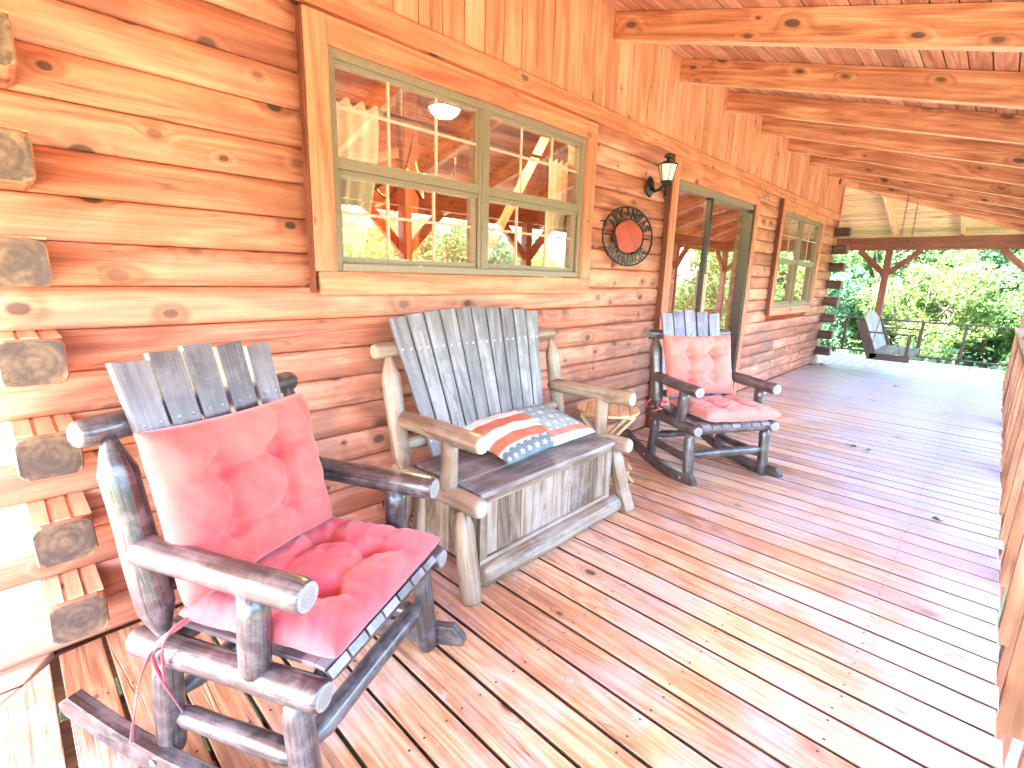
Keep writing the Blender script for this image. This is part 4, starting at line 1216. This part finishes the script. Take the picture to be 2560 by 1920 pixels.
# ------------------------------------------------------------------ oval metal sign
def sign():
    t = empty('wall_sign', (.055, 3.285, 1.583), 0, 'oval metal team sign with arched lettering and red plate beside the wide window', 'sign')
    RX, RZ = .335, .205
    k = RX/RZ
    def P(r, a, x=0): return (x, r*k*math.cos(a), r*math.sin(a))
    rg = MB()
    for r, w in ((RZ, .0060), (RZ*.60, .0048)):
        rg.tube([P(r, i*2*math.pi/72, .0035*math.sin(i*2.1)) for i in range(72)], w, 8, closed=True)
        rg.tube([P(r, i*2*math.pi/72, -.0035*math.sin(i*2.1)) for i in range(72)], w*.8, 8, closed=True)
    for a in (0, math.pi):
        rg.tube([P(RZ*.6, a), P(RZ, a)], .005, 8)
    for a in (.4, 1.57, 2.7, 3.6, 4.71, 5.8): rg.tube([P(RZ*.99, a), P(RZ*.99, a, -.05)], .004, 6)
    rg.build('ring', M['signmetal'], t)
    # central plate: plain, slightly irregular red shape
    pl = []
    for i in range(40):
        a = i*2*math.pi/40; r = RZ*(.535+.030*math.sin(3*a+.6)+.02*math.sin(5*a)); pl.append((r*k*math.cos(a), r*math.sin(a)))
    mb = MB(); mb.prism(pl, (-.004, 0, 0), (0, 1, 0), (0, 0, 1), (1, 0, 0), .006); mb.build('plate', M['signred'], t, bevel=.001)
    def letters(word, a0, a1, flip):
        n = len(word); mb = MB()
        for i, chh in enumerate(word):
            cu = bpy.data.curves.new('glyph', 'FONT'); cu.body = chh; cu.extrude = .02; cu.offset = .035; cu.resolution_u = 3
            ob = bpy.data.objects.new('glyph', cu); COL.objects.link(ob)
            dg = bpy.context.evaluated_depsgraph_get(); me = ob.evaluated_get(dg).to_mesh()
            vs_ = [v.co.copy() for v in me.vertices]; fs = [tuple(p.vertices) for p in me.polygons]
            ob.evaluated_get(dg).to_mesh_clear(); bpy.data.objects.remove(ob); bpy.data.curves.remove(cu)
            x0 = min(v.x for v in vs_); x1 = max(v.x for v in vs_); y0 = min(v.y for v in vs_); y1 = max(v.y for v in vs_)
            ac = a0+(a1-a0)*(i+.5)/n; da = abs(a1-a0)/n*.90
            b = len(mb.v)
            for v in vs_:
                fx = (v.x-x0)/(x1-x0)-.5; fy = (v.y-y0)/(y1-y0)
                if flip: r = RZ*(.965-(.965-.63)*(fy)); r = RZ*(.965-.335*fy); a = ac+fx*da
                else: r = RZ*(.63+.335*fy); a = ac-fx*da
                mb.v.append(P(r, a, v.z*.12))
            for f_ in fs: mb.face([b+q for q in f_], [(0, 0)]*len(f_), 0)
        mb.build('lettering', M['signmetal'], t)
    letters('ARKANSAS', rad(158), rad(18), False)
    letters('RAZORBACKS', rad(205), rad(333), True)
sign()

# ------------------------------------------------------------------ porch swing
def swing():
    yc = 9.05; xc = .98
    t = empty('porch_swing', (xc, yc, 0), 0, 'dark slatted porch swing hanging on chains at the far end', 'swing')
    y0, y1 = -.62, .62
    D = M['raildark']; Sx = M['greyslat']
    for y in (y0, y1):
        mb = MB(); mb.box((-.10, y-.02, .285), (.345, y+.02, .370), 0, 0); mb.build('seat_frame', D, t, bevel=.004)
        mb = MB(); mb.bar((-.06, y, .30), (-.265, y, .80), .04, .12, up=(1, 0, 0)) ; mb.build('back_frame', D, t, bevel=.004)
        mb = MB(); mb.box((-.20, y-.025, .645), (.37, y+.025, .665), 0, 0); mb.build('armrest', D, t, bevel=.004)
        mb = MB(); mb.box((.285, y-.018, .37), (.325, y+.018, .640), 0, 2); mb.build('arm_post', D, t, bevel=.003)
    mb = MB()
    for i in range(6): mb.box((-.08+.072*i, y0+.022, .371), (-.08+.072*i+.060, y1-.022, .386), 0, 1)
    mb.build('seat', Sx, t, bevel=.003)
    mb = MB(); n = 14
    for i in range(n):
        ya = y0+.03+(y1-y0-.06)*i/n; w = (y1-y0-.06)/n-.008; q = (i-(n-1)/2)/((n-1)/2); zt = .93-.12*q*q
        P = []
        for k in range(8):
            z = zt if k & 4 else .39; x = -.06-(z-.35)*.36+(0 if k & 1 else -.018)
            P.append((x, ya+(w if k & 2 else 0), z))
        mb.hexa(P, 0, 2)
    mb.build('backrest', Sx, t, bevel=.003)
    mb = MB(); mb.box((.30, y0+.022, .30), (.335, y1-.022, .365), 0, 1); mb.box((-.10, y0+.022, .30), (-.07, y1-.022, .365), 0, 1); mb.build('seat_rail', D, t, bevel=.003)
    for y, yt in ((y0-.03, 8.49-yc), (y1+.03, 9.41-yc+.0)):
        for (xa, xb) in ((-.10, 0.0), (.24, .0)):
            mb = MB(); top = Vector((xb, yt, zr(xc+xb)-.01)); mid = Vector((xb, yt+(y-yt)*.55, 1.35)); low = Vector((xa, y, .375))
            pts = []
            for (a, b_) in ((top, mid), (mid, low)):
                if a is top and xa > 0: continue
                L = (b_-a).length; n = int(L/.034)
                for k in range(n):
                    c = a+(b_-a)*(k+.5)/n; d_ = (b_-a).normalized(); s_ = d_.cross(Vector((0, 1, 0)) if k % 2 else Vector((1, 0, 0))).normalized()
                    ring = [c+d_*.024*math.cos(q*math.pi/4)+s_*.009*math.sin(q*math.pi/4) for q in range(8)]
                    mb.tube(ring, .003, 5, closed=True)
            mb.build('chain', M['chain'], t)
        mb = MB(); mb.tube([(0, yt, zr(xc)+.05), (0, yt, zr(xc)-.01), (.012, yt, zr(xc)-.03), (0, yt, zr(xc)-.045)], .006, 8); mb.build('hook', M['nail'], t)
swing()

# ------------------------------------------------------------------ fallen leaves
for i, (x, y, lab) in enumerate(((1.40, 4.72, 'curled dry leaf on the deck to the right of the black rocking chair'), (1.52, 4.70, 'smaller dry leaf fragment beside the curled leaf on the deck'), (2.03, 3.55, 'dry leaf on the deck near the railing'), (1.28, 8.1, 'dry leaf on the far deck boards in front of the swing'))):
    mb = MB(); s = .022+.010*random.random(); n = 10; b = 0
    for k in range(n): a = k*2*math.pi/n; mb.v.append((s*math.cos(a)*1.4, s*math.sin(a)*(.6+.3*math.cos(2*a)), .004+.012*abs(math.sin(a*1.5))))
    mb.v.append((0, 0, .004)); 
    for k in range(n): mb.face([k, (k+1) % n, n], [(0, 0)]*3)
    o = mb.build('fallen_leaf', M['leafdry']); o.location = (x, y, .0015); o.rotation_euler = (0, 0, i*1.3)
    md = o.modifiers.new('s', 'SOLIDIFY'); md.thickness = .001
    tag(o, lab, 'leaf', 'dry leaves on the deck')

# ------------------------------------------------------------------ trees
def leaf_crown(seed, n, rx, rz, size, clumps):
    rs = random.Random(seed); mb = MB(); cl_ = []
    for _ in range(clumps):
        while True:
            p = Vector((rs.uniform(-1, 1), rs.uniform(-1, 1), rs.uniform(-1, 1)))
            if .25 < p.length < 1: break
        cl_.append((Vector((p.x*rx, p.y*rx, p.z*rz)), rs.uniform(.16, .34)*rx))
    for i in range(n):
        c, r = rs.choice(cl_)
        while True:
            p = Vector((rs.uniform(-1, 1), rs.uniform(-1, 1), rs.uniform(-1, 1)))
            if p.length < 1: break
        p = c + p.normalized()*r*(p.length**.4)
        nrm = (Vector((rs.gauss(0, 1), rs.gauss(0, 1), rs.gauss(0, 1)+.8))).normalized()
        a = nrm.orthogonal().normalized(); b = nrm.cross(a); an = rs.random()*6.28
        a, b = a*math.cos(an)+b*math.sin(an), b*math.cos(an)-a*math.sin(an)
        s = size*rs.uniform(.6, 1.3); k = len(mb.v)
        mb.v += [tuple(p-a*s), tuple(p+b*s*.45+nrm*s*.1), tuple(p+a*s), tuple(p-b*s*.45+nrm*s*.1)]
        mb.face([k, k+1, k+2, k+3], [(0, 0), (1, 0), (1, 1), (0, 1)], 0)
    return mb, cl_
def make_tree(seed, leaf, n=21000, rx=2.3, rz=2.6, size=.082, h=4.2):
    root = empty('leafy_tree', (0, 0, 0))
    mb, cl_ = leaf_crown(seed, n, rx, rz, size, 46)
    mb.v = [(v[0], v[1], v[2]+h) for v in mb.v]
    mb.build('crown', M[leaf], root)
    rs = random.Random(seed+99); tb = MB()
    pts = [Vector((rs.uniform(-.12, .12)*i, rs.uniform(-.12, .12)*i, h*1.15*i/7)) for i in range(8)]
    tb.tube(pts, [.17*(1-.8*i/7)+.02 for i in range(8)], 10)
    for c, r in cl_[:26]:
        e = Vector((c.x, c.y, c.z+h)); s = pts[min(7, 2+int(rs.random()*5))]; m_ = (s+e)*.5+Vector((rs.uniform(-.2, .2), rs.uniform(-.2, .2), -.15))
        tb.tube([s, m_, e], [.055, .035, .012], 6)
    tb.build('trunk', M['bark'], root)
    return root
protos = [make_tree(1, 'leafA'), make_tree(2, 'leafB', rx=2.1, rz=2.9), make_tree(3, 'leafC', rx=2.5, rz=2.3)]
def copy_tree(o):
    c = o.copy(); COL.objects.link(c)
    for chd in o.children:
        d_ = chd.copy(); COL.objects.link(d_); d_.parent = c
    return c
first = [True]*3
def put(kind, x, y, s, top=None, label='', group='', rz=None):
    if first[kind]: o = protos[kind]; first[kind] = False
    else: o = copy_tree(protos[kind])
    z = ground_z(x, y)-.1
    if top is not None: z = top - 6.9*s
    o.location = (x, y, z); o.scale = (s, s, s); o.rotation_euler = (0, 0, random.random()*6.28 if rz is None else rz)
    tag(o, label, 'tree', group)
KN = ['mid green', 'blue green', 'yellow green']
# woods beyond the far end of the porch
far = [(-3.9, 15.2, .55), (-1.5, 14.9, .5), (.9, 15.1, .52), (3.0, 15.0, .52), (-.2, 18.8, .85), (3.2, 19.6, .95), (.2, 23.5, 1.3), (-5.4, 18, .95), (-2.6, 17.0, .85), (-.2, 16.6, .80), (2.1, 17.2, .85), (4.6, 18.4, .95), (-4.0, 21.5, 1.2), (-1.0, 21, 1.15), (1.6, 21.4, 1.2), (4.6, 22.5, 1.2),
       (-6.5, 26, 1.5), (-2.2, 26, 1.5), (1.8, 26.5, 1.5), (6.0, 27, 1.5), (-4.6, 32, 1.9), (.6, 32, 1.9), (5.6, 33, 1.9)]
for i, (x, y, s) in enumerate(far):
    k = (0, 1, 2, 0, 2, 1, 0, 2, 1, 0, 1, 2, 2, 1, 0, 1, 2)[i % 17]
    put(k, x, y, s, label=KN[k]+' leafy tree in the woods beyond the far railing', group='trees beyond the far railing')
east = []
rs_ = random.Random(21)
for row, (xx, sc_, st) in enumerate(((11.2, .70, 2.5), (14.5, .82, 2.9), (18.5, .98, 3.4))):
    yy = -5+row
    while yy < 36+row*5:
        east.append((xx+rs_.uniform(-.7, .7), yy, sc_*rs_.uniform(.93, 1.06))); yy += st*rs_.uniform(.85, 1.15)
for i, (x, y, s) in enumerate(east):
    k = i % 3
    put(k, x, y, s, label=KN[k]+' leafy tree on the slope beside the porch, seen only in the window reflections', group='trees on the slope beside the porch')
# low brush at the foot of the far deck
def brush():
    rs = random.Random(5); mb = MB()
    for i in range(60000):
        x = rs.uniform(-9, 9); y = 12.2+rs.random()**1.3*9; z = ground_z(x, y)+abs(rs.gauss(0, .34))*(1+.5*math.sin(x*1.3+y))
        a = Vector((rs.gauss(0, 1), rs.gauss(0, 1), rs.gauss(0, .6))).normalized(); b = a.cross(Vector((rs.gauss(0, 1), rs.gauss(0, 1), 1.2))).normalized(); s = rs.uniform(.04, .09); p = Vector((x, y, z)); k = len(mb.v)
        mb.v += [tuple(p-a*s), tuple(p+b*s*.45), tuple(p+a*s), tuple(p-b*s*.45)]
        mb.face([k, k+1, k+2, k+3], [(0, 0)]*4)
    o = mb.build('ground_cover', M['leafA']); tag(o, 'low leafy brush covering the slope below the far railing', 'ground cover', kind='stuff')
brush()
